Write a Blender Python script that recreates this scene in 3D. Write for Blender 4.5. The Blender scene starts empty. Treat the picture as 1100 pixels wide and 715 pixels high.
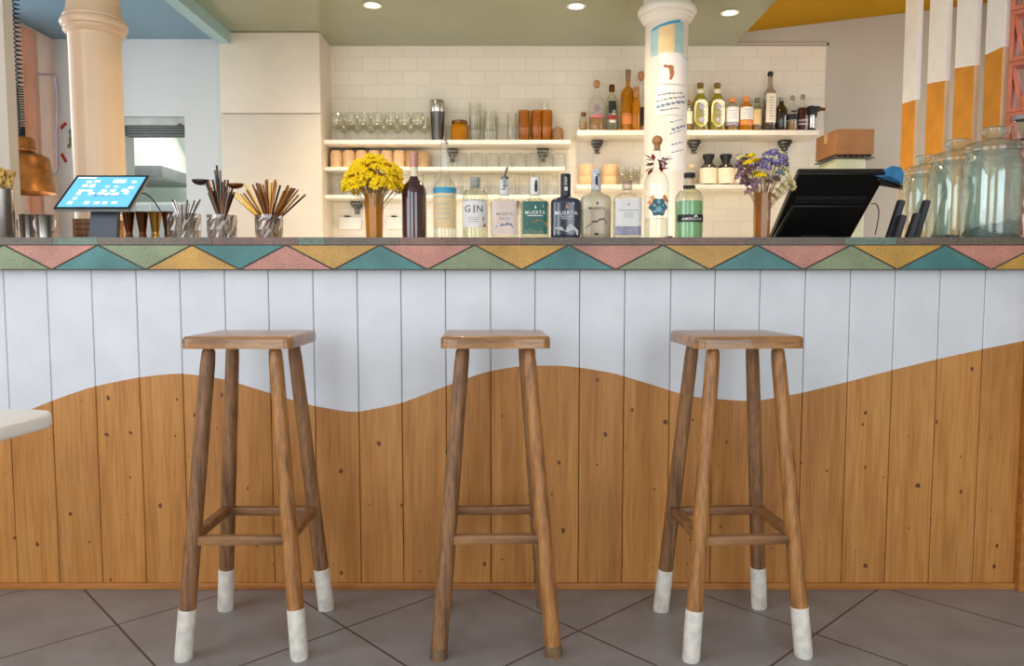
import bpy, bmesh, math, random
from mathutils import Vector, Matrix
random.seed(7)
R_ = random.Random(11)
PI = math.pi
S = bpy.context.scene
COL = S.collection

# ------------------------------------------------------------------ camera
W_, H_ = 1100, 715
F = 810.0
HY = 300.0                      # image row of the horizon
CY = H_ / 2
TH = math.atan((CY - HY) / F)
EYE = 0.953
cam_d = bpy.data.cameras.new('camera')
cam = bpy.data.objects.new('camera', cam_d)
COL.objects.link(cam)
cam.location = (0, 0, EYE)
cam.rotation_euler = (PI / 2 - TH, 0, 0)
cam_d.sensor_width = 36
cam_d.lens = F / W_ * 36
S.camera = cam

def ray(px, py):
    u = (px - 550) / F
    v = (CY - py) / F
    return Vector((u, math.cos(TH) + v * math.sin(TH), -math.sin(TH) + v * math.cos(TH)))
def at(px, py, Y):
    d = ray(px, py)
    return Vector((0, 0, EYE)) + d * (Y / d.y)
def at_z(px, py, z):
    d = ray(px, py)
    return Vector((0, 0, EYE)) + d * ((z - EYE) / d.z)
def row(Y, z):
    """image row of a point on the centre plane at depth Y and height z"""
    a = math.atan2(z - EYE, Y)
    return CY - F * math.tan(a + TH)

# ------------------------------------------------------------------ materials
def lin(c):
    r = []
    for v in c[:3]:
        v = v / 255.0
        r.append(v / 12.92 if v <= 0.04045 else ((v + 0.055) / 1.055) ** 2.4)
    return (*r, 1.0)

def newmat(name):
    m = bpy.data.materials.new(name)
    m.use_nodes = True
    nt = m.node_tree
    return m, nt, nt.nodes, nt.links, nt.nodes['Principled BSDF']

def noise(N, L, scale, vec=None, detail=3, rough=0.5):
    n = N.new('ShaderNodeTexNoise')
    n.inputs['Scale'].default_value = scale
    n.inputs['Detail'].default_value = detail
    n.inputs['Roughness'].default_value = rough
    if vec is not None:
        L.new(vec, n.inputs['Vector'])
    return n

def ramp(N, L, fac, stops):
    r = N.new('ShaderNodeValToRGB')
    e = r.color_ramp.elements
    while len(e) < len(stops):
        e.new(0.5)
    for k, (p, c) in enumerate(stops):
        e[k].position = p
        e[k].color = c if len(c) == 4 else lin(c)
    L.new(fac, r.inputs['Fac'])
    return r

def plain(name, c, rough=0.5, metal=0.0, var=0.06, scale=12, spec=0.5, coat=0.0, bump=0.0):
    m, nt, N, L, B = newmat(name)
    tc = N.new('ShaderNodeTexCoord')
    n = noise(N, L, scale, tc.outputs['Object'])
    a = tuple(max(0, min(255, x * (1 - var))) for x in c)
    b = tuple(max(0, min(255, x * (1 + var))) for x in c)
    r = ramp(N, L, n.outputs['Fac'], [(0.3, a), (0.7, b)])
    L.new(r.outputs['Color'], B.inputs['Base Color'])
    B.inputs['Roughness'].default_value = rough
    B.inputs['Metallic'].default_value = metal
    B.inputs['Specular IOR Level'].default_value = spec
    B.inputs['Coat Weight'].default_value = coat
    B.inputs['Coat Roughness'].default_value = 0.05
    if bump:
        bp = N.new('ShaderNodeBump')
        bp.inputs['Strength'].default_value = bump
        bp.inputs['Distance'].default_value = 0.002
        L.new(n.outputs['Fac'], bp.inputs['Height'])
        L.new(bp.outputs['Normal'], B.inputs['Normal'])
    return m

def glass(name, tint, refl=0.10, rough=0.03, body=0.0, bodycol=None, edge=0.5):
    """thin-walled glass: tinted clear layer under a fresnel gloss, optional milky body"""
    m, nt, N, L, B = newmat(name)
    N.remove(B)
    out = N['Material Output']
    tr = N.new('ShaderNodeBsdfTransparent')
    gl = N.new('ShaderNodeBsdfGlossy')
    gl.inputs['Roughness'].default_value = rough
    lw = N.new('ShaderNodeLayerWeight')
    lw.inputs['Blend'].default_value = 0.35
    t = lin(tint)
    dk = tuple(x * edge for x in t[:3]) + (1,)
    cr = ramp(N, L, lw.outputs['Facing'], [(0.45, t), (1.0, dk)])
    L.new(cr.outputs['Color'], tr.inputs['Color'])
    fr = N.new('ShaderNodeMapRange')
    L.new(lw.outputs['Facing'], fr.inputs['Value'])
    fr.inputs['From Min'].default_value = 0.0
    fr.inputs['From Max'].default_value = 1.0
    fr.inputs['To Min'].default_value = refl * 0.4
    fr.inputs['To Max'].default_value = min(0.7, refl * 4)
    mx = N.new('ShaderNodeMixShader')
    L.new(fr.outputs['Result'], mx.inputs['Fac'])
    last = tr.outputs['BSDF']
    if body > 0:
        df = N.new('ShaderNodeBsdfDiffuse')
        df.inputs['Color'].default_value = lin(bodycol or tint)
        m2 = N.new('ShaderNodeMixShader')
        m2.inputs['Fac'].default_value = body
        L.new(last, m2.inputs[1])
        L.new(df.outputs['BSDF'], m2.inputs[2])
        last = m2.outputs['Shader']
    L.new(last, mx.inputs[1])
    L.new(gl.outputs['BSDF'], mx.inputs[2])
    L.new(mx.outputs['Shader'], out.inputs['Surface'])
    return m

def emit(name, c, strength):
    m, nt, N, L, B = newmat(name)
    B.inputs['Base Color'].default_value = lin(c)
    B.inputs['Emission Color'].default_value = lin(c)
    B.inputs['Emission Strength'].default_value = strength
    B.inputs['Roughness'].default_value = 0.2
    return m

def wood(name, base, dark, light, scale=(26, 26, 1.4), rough=0.5, uv=False, knots=False, contrast=1.0, coat=0.0):
    m, nt, N, L, B = newmat(name)
    tc = N.new('ShaderNodeTexCoord')
    src = tc.outputs['UV'] if uv else tc.outputs['Object']
    mp = N.new('ShaderNodeMapping')
    mp.inputs['Scale'].default_value = scale
    L.new(src, mp.inputs['Vector'])
    n1 = noise(N, L, 1.0, mp.outputs['Vector'], 5, 0.6)
    r1 = ramp(N, L, n1.outputs['Fac'], [(0.28, dark), (0.5, base), (0.75, light)])
    mp2 = N.new('ShaderNodeMapping')
    mp2.inputs['Scale'].default_value = tuple(x * 5 for x in scale)
    L.new(src, mp2.inputs['Vector'])
    n2 = noise(N, L, 1.0, mp2.outputs['Vector'], 2)
    mix = N.new('ShaderNodeMix'); mix.data_type = 'RGBA'; mix.blend_type = 'MULTIPLY'
    mix.inputs['Factor'].default_value = 0.35 * contrast
    r2 = ramp(N, L, n2.outputs['Fac'], [(0.3, (170, 160, 150)), (0.6, (255, 255, 255))])
    L.new(r1.outputs['Color'], mix.inputs['A'])
    L.new(r2.outputs['Color'], mix.inputs['B'])
    # board to board tone
    n3 = noise(N, L, 0.9, src, 1)
    mix3 = N.new('ShaderNodeMix'); mix3.data_type = 'RGBA'; mix3.blend_type = 'MULTIPLY'
    mix3.inputs['Factor'].default_value = 0.5
    r3 = ramp(N, L, n3.outputs['Fac'], [(0.3, (205, 195, 185)), (0.65, (255, 255, 255))])
    L.new(mix.outputs['Result'], mix3.inputs['A'])
    L.new(r3.outputs['Color'], mix3.inputs['B'])
    last = mix3.outputs['Result']
    if knots:
        vm = N.new('ShaderNodeMapping')
        vm.inputs['Scale'].default_value = (9, 6.5, 1)
        L.new(src, vm.inputs['Vector'])
        nd = noise(N, L, 3.0, vm.outputs['Vector'], 2)
        add = N.new('ShaderNodeVectorMath'); add.operation = 'MULTIPLY_ADD'
        L.new(nd.outputs['Color'], add.inputs[0])
        add.inputs[1].default_value = (0.16, 0.16, 0)
        L.new(vm.outputs['Vector'], add.inputs[2])
        vo = N.new('ShaderNodeTexVoronoi')
        vo.voronoi_dimensions = '2D'
        vo.inputs['Scale'].default_value = 1.35
        L.new(add.outputs['Vector'], vo.inputs['Vector'])
        sep = N.new('ShaderNodeSeparateColor')
        L.new(vo.outputs['Color'], sep.inputs['Color'])
        # only part of the cells carry a knot, of differing size
        sz = N.new('ShaderNodeMapRange')
        L.new(sep.outputs['Red'], sz.inputs['Value'])
        sz.inputs['From Min'].default_value = 0.2
        sz.inputs['To Min'].default_value = 0.0
        sz.inputs['To Max'].default_value = 0.085
        dv = N.new('ShaderNodeMath'); dv.operation = 'SUBTRACT'
        L.new(sz.outputs['Result'], dv.inputs[0])
        L.new(vo.outputs['Distance'], dv.inputs[1])
        kr = ramp(N, L, dv.outputs['Value'], [(0.0, (0, 0, 0, 1)), (0.022, (1, 1, 1, 1))])
        mk = N.new('ShaderNodeMix'); mk.data_type = 'RGBA'
        L.new(kr.outputs['Color'], mk.inputs['Factor'])
        L.new(last, mk.inputs['A'])
        mk.inputs['B'].default_value = lin((98, 52, 22))
        last = mk.outputs['Result']
    L.new(last, B.inputs['Base Color'])
    B.inputs['Roughness'].default_value = rough
    B.inputs['Coat Weight'].default_value = coat
    bp = N.new('ShaderNodeBump')
    bp.inputs['Strength'].default_value = 0.15
    bp.inputs['Distance'].default_value = 0.002
    L.new(n1.outputs['Fac'], bp.inputs['Height'])
    L.new(bp.outputs['Normal'], B.inputs['Normal'])
    return m

def terrazzo(name, base, rough=0.42):
    m, nt, N, L, B = newmat(name)
    tc = N.new('ShaderNodeTexCoord')
    n1 = noise(N, L, 9, tc.outputs['Object'], 4)
    a = tuple(x * 0.86 for x in base); b = tuple(min(255, x * 1.1) for x in base)
    r1 = ramp(N, L, n1.outputs['Fac'], [(0.3, a), (0.7, b)])
    n2 = noise(N, L, 210, tc.outputs['Object'], 2)
    r2 = ramp(N, L, n2.outputs['Fac'], [(0.28, (120, 112, 105)), (0.42, (235, 235, 235)), (0.62, (255, 255, 255)), (0.75, (255, 255, 255))])
    mx = N.new('ShaderNodeMix'); mx.data_type = 'RGBA'; mx.blend_type = 'MULTIPLY'
    mx.inputs['Factor'].default_value = 0.75
    L.new(r1.outputs['Color'], mx.inputs['A']); L.new(r2.outputs['Color'], mx.inputs['B'])
    L.new(mx.outputs['Result'], B.inputs['Base Color'])
    B.inputs['Roughness'].default_value = rough
    return m

def grid_tiles(name, tile, grout, size, offs, ang, gw, rough):
    """square tiles of one size laid at an angle on the floor"""
    m, nt, N, L, B = newmat(name)
    tc = N.new('ShaderNodeTexCoord')
    masks = []
    for k, a in enumerate((ang, ang + PI / 2)):
        d = N.new('ShaderNodeVectorMath'); d.operation = 'DOT_PRODUCT'
        L.new(tc.outputs['Object'], d.inputs[0])
        d.inputs[1].default_value = (math.cos(a), math.sin(a), 0)
        ad = N.new('ShaderNodeMath'); ad.operation = 'SUBTRACT'
        L.new(d.outputs['Value'], ad.inputs[0]); ad.inputs[1].default_value = offs[k] - size / 2
        pp = N.new('ShaderNodeMath'); pp.operation = 'PINGPONG'
        # distance to tile centre lines
        L.new(ad.outputs['Value'], pp.inputs[0]); pp.inputs[1].default_value = size / 2
        masks.append(pp)
    mn = N.new('ShaderNodeMath'); mn.operation = 'MAXIMUM'
    L.new(masks[0].outputs['Value'], mn.inputs[0]); L.new(masks[1].outputs['Value'], mn.inputs[1])
    gt = N.new('ShaderNodeMath'); gt.operation = 'GREATER_THAN'
    L.new(mn.outputs['Value'], gt.inputs[0]); gt.inputs[1].default_value = size / 2 - gw / 2
    n = noise(N, L, 6, tc.outputs['Object'], 6, 0.6)
    r = ramp(N, L, n.outputs['Fac'], [(0.25, tuple(x * 0.9 for x in tile)), (0.75, tuple(x * 1.08 for x in tile))])
    mx = N.new('ShaderNodeMix'); mx.data_type = 'RGBA'
    L.new(gt.outputs['Value'], mx.inputs['Factor'])
    L.new(r.outputs['Color'], mx.inputs['A'])
    mx.inputs['B'].default_value = lin(grout)
    L.new(mx.outputs['Result'], B.inputs['Base Color'])
    B.inputs['Roughness'].default_value = rough
    bp = N.new('ShaderNodeBump'); bp.invert = True
    bp.inputs['Strength'].default_value = 0.4; bp.inputs['Distance'].default_value = 0.002
    L.new(gt.outputs['Value'], bp.inputs['Height'])
    L.new(bp.outputs['Normal'], B.inputs['Normal'])
    return m

def subway(name, c, grout, rough):
    m, nt, N, L, B = newmat(name)
    tc = N.new('ShaderNodeTexCoord')
    sx = N.new('ShaderNodeSeparateXYZ'); L.new(tc.outputs['Object'], sx.inputs['Vector'])
    cx = N.new('ShaderNodeCombineXYZ')
    L.new(sx.outputs['X'], cx.inputs['X']); L.new(sx.outputs['Z'], cx.inputs['Y'])
    b = N.new('ShaderNodeTexBrick')
    L.new(cx.outputs['Vector'], b.inputs['Vector'])
    b.inputs['Scale'].default_value = 1.0
    b.inputs['Brick Width'].default_value = 0.15
    b.inputs['Row Height'].default_value = 0.075
    b.inputs['Mortar Size'].default_value = 0.0016
    b.inputs['Mortar Smooth'].default_value = 0.2
    b.inputs['Bias'].default_value = 0.0
    b.inputs['Color1'].default_value = lin(c)
    b.inputs['Color2'].default_value = lin(tuple(x * 0.975 for x in c))
    b.inputs['Mortar'].default_value = lin(grout)
    L.new(b.outputs['Color'], B.inputs['Base Color'])
    B.inputs['Roughness'].default_value = rough
    n = noise(N, L, 5, tc.outputs['Object'], 1)
    ad = N.new('ShaderNodeMath'); ad.operation = 'MULTIPLY_ADD'
    L.new(b.outputs['Fac'], ad.inputs[0]); ad.inputs[1].default_value = -1.0
    L.new(n.outputs['Fac'], ad.inputs[2])
    bp = N.new('ShaderNodeBump'); bp.inputs['Strength'].default_value = 0.35; bp.inputs['Distance'].default_value = 0.004
    L.new(ad.outputs['Value'], bp.inputs['Height']); L.new(bp.outputs['Normal'], B.inputs['Normal'])
    return m

M = {}
M['wood_panel'] = wood('pine boards', (200, 138, 68), (180, 116, 52), (212, 154, 86), (26, 1.3, 1), 0.5, uv=True, knots=True)
M['white_panel'] = plain('white painted boards', (214, 217, 222), 0.5, var=0.02, scale=8)
M['strip'] = wood('pine strip', (190, 122, 56), (160, 98, 42), (205, 145, 80), (2, 40, 40), 0.5)
M['honey'] = wood('honey stained wood', (182, 126, 68), (122, 80, 44), (200, 146, 88), (60, 60, 5), 0.42, contrast=1.6)
M['worn'] = wood('weathered brown wood', (150, 108, 70), (92, 66, 46), (182, 136, 90), (60, 60, 5), 0.55, contrast=1.6)
M['seat'] = wood('seat wood', (172, 122, 70), (110, 76, 46), (196, 146, 88), (5, 50, 50), 0.32, coat=0.3, contrast=1.6)
M['rung'] = wood('rung wood', (152, 108, 68), (92, 64, 42), (184, 136, 86), (4, 30, 30), 0.5)
M['sock'] = plain('white dipped paint', (226, 220, 208), 0.6, var=0.07, scale=45, bump=0.3)
M['tip'] = plain('scuffed foot', (112, 88, 62), 0.7, var=0.2, scale=40)
M['pink'] = terrazzo('pink tile', (190, 130, 114))
M['teal'] = terrazzo('teal tile', (66, 124, 122))
M['ochre'] = terrazzo('ochre tile', (194, 148, 66))
M['sage'] = terrazzo('sage tile', (132, 144, 108))
M['edge'] = terrazzo('dark tile edge', (106, 94, 82))
M['edge2'] = terrazzo('green tile edge', (104, 124, 108))
M['edge3'] = terrazzo('red brown tile edge', (122, 92, 80))
M['grout'] = plain('dark grout', (84, 74, 64), 0.8)
M['tile_wall'] = subway('cream subway tiles', (236, 227, 211), (216, 206, 190), 0.14)
M['plaster'] = plain('off white plaster', (226, 220, 210), 0.7, var=0.015, scale=3)
M['greige'] = plain('warm beige plaster', (190, 182, 168), 0.7, var=0.02, scale=3)
M['cool_white'] = plain('cool white plaster', (222, 226, 228), 0.7, var=0.015, scale=3)
M['soffit'] = plain('glossy olive grey paint', (150, 152, 122), 0.11, var=0.03, scale=1.5, spec=0.6)
M['blue'] = plain('blue ceiling paint', (112, 150, 172), 0.3, var=0.03, scale=1.5)
M['beam'] = plain('pale blue beam paint', (160, 194, 200), 0.35, var=0.02)
M['yellow'] = plain('mustard ceiling paint', (186, 136, 0), 0.65, var=0.04, scale=2, spec=0.15)
M['column'] = plain('cream column paint', (222, 192, 160), 0.28, var=0.015, scale=4)
M['column_white'] = plain('white column paint', (226, 218, 206), 0.28, var=0.015, scale=4)
M['cupboard'] = plain('white cupboard lacquer', (224, 212, 196), 0.4, var=0.01)
M['shelf'] = plain('white shelf lacquer', (244, 238, 224), 0.4, var=0.01)
M['black'] = plain('black plastic', (20, 20, 21), 0.45, var=0.15)
M['black_soft'] = plain('matt black', (30, 29, 30), 0.6, var=0.1)
M['charcoal'] = plain('blue grey metal', (58, 62, 72), 0.4, var=0.05, metal=0.2)
M['grey'] = plain('grey plastic', (150, 152, 150), 0.4)
M['dkgrey'] = plain('dark grey shutter', (104, 112, 112), 0.4)
M['ltgrey'] = plain('light grey shutter', (186, 192, 190), 0.4)
M['steel'] = plain('brushed steel', (200, 196, 190), 0.22, metal=1.0, var=0.05)
M['dark_steel'] = plain('dark steel', (96, 92, 88), 0.3, metal=1.0, var=0.08)
M['copper'] = plain('aged copper', (168, 114, 64), 0.36, metal=1.0, var=0.14, scale=25)
M['copper_dark'] = plain('dark copper', (130, 82, 52), 0.28, metal=1.0, var=0.1)
M['gold'] = plain('brass', (200, 154, 78), 0.28, metal=1.0, var=0.06)
M['orange_post'] = plain('orange ochre paint', (222, 146, 30), 0.4, var=0.05, scale=10)
M['white_post'] = plain('white post paint', (250, 249, 246), 0.45, var=0.02)
M['cream_post'] = plain('pale bare wood', (226, 200, 164), 0.5, var=0.04)
M['terracotta'] = plain('terracotta', (206, 116, 84), 0.75, var=0.08, scale=18)
M['salmon'] = plain('salmon paint', (226, 160, 128), 0.5, var=0.03)
M['peach'] = plain('pale peach paint', (236, 206, 190), 0.5, var=0.03)
M['white'] = plain('white', (238, 236, 230), 0.4, var=0.01)
M['paper'] = plain('white paper', (232, 230, 228), 0.7, var=0.02)
M['red'] = plain('red', (176, 44, 50), 0.45)
M['darkred'] = plain('dark red petals', (130, 26, 32), 0.5, var=0.1)
M['ink'] = plain('black ink', (34, 32, 34), 0.6)
M['greyink'] = plain('grey ink', (128, 126, 130), 0.6)
M['bluegrey'] = plain('blue grey ink', (118, 136, 160), 0.6)
M['brownink'] = plain('brown ink', (166, 106, 62), 0.6)
M['cyan'] = plain('blue band', (60, 156, 196), 0.5)
M['skyprint'] = plain('pale blue print', (168, 198, 200), 0.6)
M['peachprint'] = plain('pale orange print', (238, 208, 156), 0.6)
M['cork'] = plain('cork', (186, 132, 86), 0.8, var=0.15, scale=60)
M['cable'] = plain('black cable', (18, 18, 18), 0.5)
M['mauve'] = plain('mauve cable', (150, 128, 142), 0.5)
M['leafgreen'] = plain('leaf green', (96, 132, 84), 0.6)
M['stem'] = plain('dry stem', (150, 132, 96), 0.8, var=0.15)
M['stem_br'] = plain('brown dry stem', (128, 92, 58), 0.8, var=0.15)
M['fl_yellow'] = plain('yellow blossom', (255, 216, 0), 0.7, var=0.03, scale=60)
M['fl_purple'] = plain('purple blossom', (112, 94, 158), 0.8, var=0.15, scale=60)
M['fl_mauve'] = plain('dusty mauve blossom', (150, 116, 138), 0.8, var=0.15, scale=60)
M['fl_cream'] = plain('cream blossom', (224, 212, 160), 0.8, var=0.12, scale=60)
M['fl_grey'] = plain('grey green thistle', (122, 128, 112), 0.8, var=0.15, scale=60)
M['straw_grass'] = plain('dried grass', (204, 168, 98), 0.8, var=0.15, scale=40)
M['ceramic_or'] = plain('cream orange ceramic', (236, 196, 146), 0.4, var=0.04, scale=20)
M['ceramic_tan'] = plain('tan ceramic', (192, 156, 112), 0.4, var=0.05)
M['ceramic_br'] = plain('brown ceramic', (140, 104, 70), 0.5, var=0.1)
M['cardboard'] = plain('brown cardboard', (158, 110, 66), 0.75, var=0.06)
M['palegreen'] = plain('pale green tin', (204, 206, 172), 0.4, var=0.03)
M['bluecloth'] = plain('blue cloth', (54, 122, 170), 0.8, var=0.12, scale=20)
M['coffee'] = plain('coffee beans', (58, 38, 28), 0.5, var=0.3, scale=90)
M['kitchen'] = plain('pale green kitchen wall', (222, 232, 222), 0.5, var=0.02)
M['g_clear'] = glass('clear glass', (253, 254, 252), 0.10, edge=0.72)
M['g_shelf'] = glass('shelf glass', (253, 253, 250), 0.10, edge=0.84)
M['g_jar'] = glass('green tinted glass', (246, 253, 250), 0.16, edge=0.6, body=0.10, bodycol=(204, 238, 228))
M['g_pale'] = glass('pale green glass', (246, 249, 238), 0.12, edge=0.66)
M['g_olive'] = glass('olive glass', (224, 222, 130), 0.12, edge=0.55, body=0.25, bodycol=(176, 170, 46))
M['g_amber'] = glass('amber glass', (244, 220, 150), 0.07, edge=0.6, body=0.5, bodycol=(218, 140, 0))
M['g_amber_dk'] = glass('deep amber glass', (234, 208, 130), 0.08, edge=0.5, body=0.4, bodycol=(190, 112, 0))
M['g_smoke'] = glass('smoky cut glass', (226, 220, 214), 0.2, edge=0.4, body=0.1, bodycol=(140, 126, 120))
M['g_frost'] = glass('frosted glass', (226, 222, 204), 0.10, 0.2, edge=0.7, body=0.45, bodycol=(222, 216, 192))
M['g_dark'] = glass('dark bottle glass', (90, 70, 50), 0.16, edge=0.4, body=0.45, bodycol=(48, 30, 18))
M['l_clear'] = glass('clear spirit', (240, 242, 238), 0.03, edge=0.8)
M['l_green'] = glass('green liqueur', (202, 238, 216), 0.05, edge=0.8, body=0.4, bodycol=(150, 216, 176))
M['l_amber'] = glass('amber spirit', (238, 214, 168), 0.05, edge=0.7, body=0.35, bodycol=(180, 112, 40))
M['l_honey'] = glass('pale honey spirit', (232, 200, 140), 0.05, edge=0.6, body=0.3, bodycol=(214, 172, 104))
M['l_wine'] = glass('red liqueur', (110, 24, 34), 0.05, edge=0.3, body=0.6, bodycol=(90, 20, 34))
M['wine_bottle'] = plain('dark red filled bottle', (62, 16, 26), 0.08, var=0.2, scale=8, coat=1.0)
M['navy'] = plain('navy lacquer', (38, 46, 66), 0.18, var=0.06, coat=0.6)
M['navy_cap'] = plain('black navy cap', (30, 36, 44), 0.35)
M['tealprint'] = plain('teal label', (44, 104, 92), 0.5, var=0.1)
M['hill'] = plain('ochre hill print', (190, 138, 62), 0.5, var=0.15, scale=60)
M['pinkprint'] = plain('dusty pink label', (226, 206, 194), 0.5)
M['lilac'] = plain('lilac print', (158, 156, 178), 0.5, var=0.12, scale=60)
M['silver'] = plain('silver print', (200, 198, 200), 0.35, var=0.12, scale=80)
M['cream'] = plain('cream label', (240, 230, 206), 0.55, var=0.02)
M['sandprint'] = plain('sand print', (226, 198, 146), 0.55, var=0.05)
M['orangeprint'] = plain('orange print', (232, 142, 76), 0.5)
M['pinkstripe'] = plain('pink print', (224, 120, 140), 0.5)
M['foil'] = plain('dusty pink foil', (196, 142, 126), 0.4, var=0.1, metal=0.2)
M['emblem'] = plain('teal emblem', (34, 84, 100), 0.4)
M['emblem2'] = plain('light teal emblem', (110, 176, 190), 0.4)
M['screen'] = emit('lit blue screen', (96, 176, 230), 0.8)
M['icon'] = emit('lit white icons', (240, 248, 255), 1.1)
M['lens'] = emit('downlight lens', (255, 236, 206), 14)
M['table'] = plain('white table laminate', (250, 246, 238), 0.3, var=0.01)

# ------------------------------------------------------------------ mesh helpers
def link(o, parent=None):
    COL.objects.link(o)
    if parent:
        o.parent = parent
    return o

def fin(name, bm, mats, parent=None, loc=None, smooth=True, angle=38):
    me = bpy.data.meshes.new(name)
    bmesh.ops.recalc_face_normals(bm, faces=bm.faces)
    bm.to_mesh(me); bm.free()
    for m in (mats if isinstance(mats, (list, tuple)) else [mats]):
        me.materials.append(m)
    if smooth:
        me.polygons.foreach_set('use_smooth', [True] * len(me.polygons))
        try:
            me.set_sharp_from_angle(angle=math.radians(angle))
        except Exception:
            pass
    o = bpy.data.objects.new(name, me)
    if loc is not None:
        o.location = loc
    return link(o, parent)

def tag(o, label, cat, group=None, kind=None):
    o['label'] = label; o['category'] = cat
    if group: o['group'] = group
    if kind: o['kind'] = kind
    return o

def thing(name, label, cat, loc=(0, 0, 0), group=None, rz=0):
    o = bpy.data.objects.new(name, None)
    o.empty_display_size = 0.05
    o.location = loc; o.rotation_euler = (0, 0, rz)
    link(o)
    return tag(o, label, cat, group)

def solo(name, bm, mats, label, cat, loc=(0, 0, 0), group=None, **k):
    return tag(fin(name, bm, mats, None, loc, **k), label, cat, group)

def struct(name, bm, mats, label=None, **k):
    o = fin(name, bm, mats, **k)
    o['kind'] = 'structure'
    if label:
        o['label'] = label
    o['category'] = name.split('_')[0]
    return o

def dup(root, loc, label=None, group=None, rz=None):
    r = root.copy(); COL.objects.link(r)
    r.location = loc
    if rz is not None: r.rotation_euler = (0, 0, rz)
    if label: r['label'] = label
    if group: r['group'] = group
    for ch in list(root.children):
        c = ch.copy(); COL.objects.link(c); c.parent = r
        for g in list(ch.children):
            d = g.copy(); COL.objects.link(d); d.parent = c
    return r

def box(bm, x0, x1, y0, y1, z0, z1, mi=0, bev=0.0, seg=2):
    vs = [bm.verts.new(p) for p in ((x0, y0, z0), (x1, y0, z0), (x1, y1, z0), (x0, y1, z0), (x0, y0, z1), (x1, y0, z1), (x1, y1, z1), (x0, y1, z1))]
    fs = [bm.faces.new([vs[i] for i in q]) for q in ((0, 3, 2, 1), (4, 5, 6, 7), (0, 1, 5, 4), (1, 2, 6, 5), (2, 3, 7, 6), (3, 0, 4, 7))]
    for f in fs: f.material_index = mi
    if bev > 0:
        es = list({e for f in fs for e in f.edges})
        r = bmesh.ops.bevel(bm, geom=es, offset=bev, segments=seg, affect='EDGES', profile=0.5)
        for f in r['faces']: f.material_index = mi
    return vs

def sec(rx, ry, n, a):
    c, s = math.cos(a), math.sin(a)
    e = 2.0 / n
    return (rx * math.copysign(abs(c) ** e, c), ry * math.copysign(abs(s) ** e, s))

def loft(bm, levels, segs=28, mi=0, c=(0, 0), cap0=True, cap1=True):
    """levels: (r or (rx,ry), z[, n]) rings of superellipse section"""
    rings = []
    for lv in levels:
        r, z = lv[0], lv[1]
        n = lv[2] if len(lv) > 2 else 2.0
        rx, ry = r if isinstance(r, tuple) else (r, r)
        ring = []
        for k in range(segs):
            x, y = sec(rx, ry, n, 2 * PI * (k + 0.5) / segs)
            ring.append(bm.verts.new((c[0] + x, c[1] + y, z)))
        rings.append(ring)
    for a, b in zip(rings, rings[1:]):
        for k in range(segs):
            f = bm.faces.new((a[k], a[(k + 1) % segs], b[(k + 1) % segs], b[k]))
            f.material_index = mi
    if cap0:
        f = bm.faces.new(rings[0][::-1]); f.material_index = mi
    if cap1:
        f = bm.faces.new(rings[-1]); f.material_index = mi
    return rings

def tube(bm, pts, r, segs=8, mi=0, closed=False):
    pts = [Vector(p) for p in pts]
    rr = r if isinstance(r, (list, tuple)) else [r] * len(pts)
    rings = []
    prev = None
    for i, p in enumerate(pts):
        if i == 0: d = pts[1] - pts[0]
        elif i == len(pts) - 1: d = pts[-1] - pts[-2]
        else: d = pts[i + 1] - pts[i - 1]
        d.normalize()
        if prev is None:
            up = Vector((0, 0, 1)) if abs(d.z) < 0.9 else Vector((1, 0, 0))
            a = d.cross(up).normalized()
        else:
            a = (prev - d * prev.dot(d)).normalized()
        prev = a
        b = d.cross(a)
        rings.append([bm.verts.new(p + (a * math.cos(2 * PI * k / segs) + b * math.sin(2 * PI * k / segs)) * rr[i]) for k in range(segs)])
    for a, b in zip(rings, rings[1:]):
        for k in range(segs):
            f = bm.faces.new((a[k], a[(k + 1) % segs], b[(k + 1) % segs], b[k])); f.material_index = mi
    for ring in (rings[0][::-1], rings[-1]):
        f = bm.faces.new(ring); f.material_index = mi

def ball(bm, c, r, sub=1, mi=0, sc=(1, 1, 1)):
    res = bmesh.ops.create_icosphere(bm, subdivisions=sub, radius=r)
    for v in res['verts']:
        v.co = Vector((v.co.x * sc[0], v.co.y * sc[1], v.co.z * sc[2])) + Vector(c)
    for f in {f for v in res['verts'] for f in v.link_faces}:
        f.material_index = mi

def quad_slab(bm, p, th, mi=0):
    """slab from 4 corner points, given thickness along its normal"""
    p = [Vector(q) for q in p]
    n = (p[1] - p[0]).cross(p[3] - p[0]).normalized() * th
    a = [bm.verts.new(q) for q in p]; b = [bm.verts.new(q + n) for q in p]
    fs = [bm.faces.new(a[::-1]), bm.faces.new(b)]
    for k in range(4):
        fs.append(bm.faces.new((a[k], a[(k + 1) % 4], b[(k + 1) % 4], b[k])))
    for f in fs: f.material_index = mi

def spline(pts, n=8):
    out = []
    P = [Vector(p) for p in pts]
    for i in range(len(P) - 1):
        p0 = P[max(i - 1, 0)]; p1 = P[i]; p2 = P[i + 1]; p3 = P[min(i + 2, len(P) - 1)]
        for k in range(n):
            t = k / n
            out.append(0.5 * ((2 * p1) + (p2 - p0) * t + (2 * p0 - 5 * p1 + 4 * p2 - p3) * t * t + (3 * p1 - p0 - 3 * p2 + p3) * t ** 3))
    out.append(P[-1])
    return out

def text_mesh(body, size, align='CENTER', bold=0.0, shear=0.0):
    cu = bpy.data.curves.new('t', 'FONT')
    cu.body = body; cu.size = size; cu.align_x = align; cu.align_y = 'CENTER'
    cu.resolution_u = 3; cu.space_character = 1.18; cu.offset = bold; cu.shear = shear
    o = bpy.data.objects.new('t', cu); COL.objects.link(o)
    dg = bpy.context.evaluated_depsgraph_get(); dg.update()
    me = bpy.data.meshes.new_from_object(o.evaluated_get(dg))
    bpy.data.objects.remove(o)
    bpy.data.curves.remove(cu)
    return me

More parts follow.
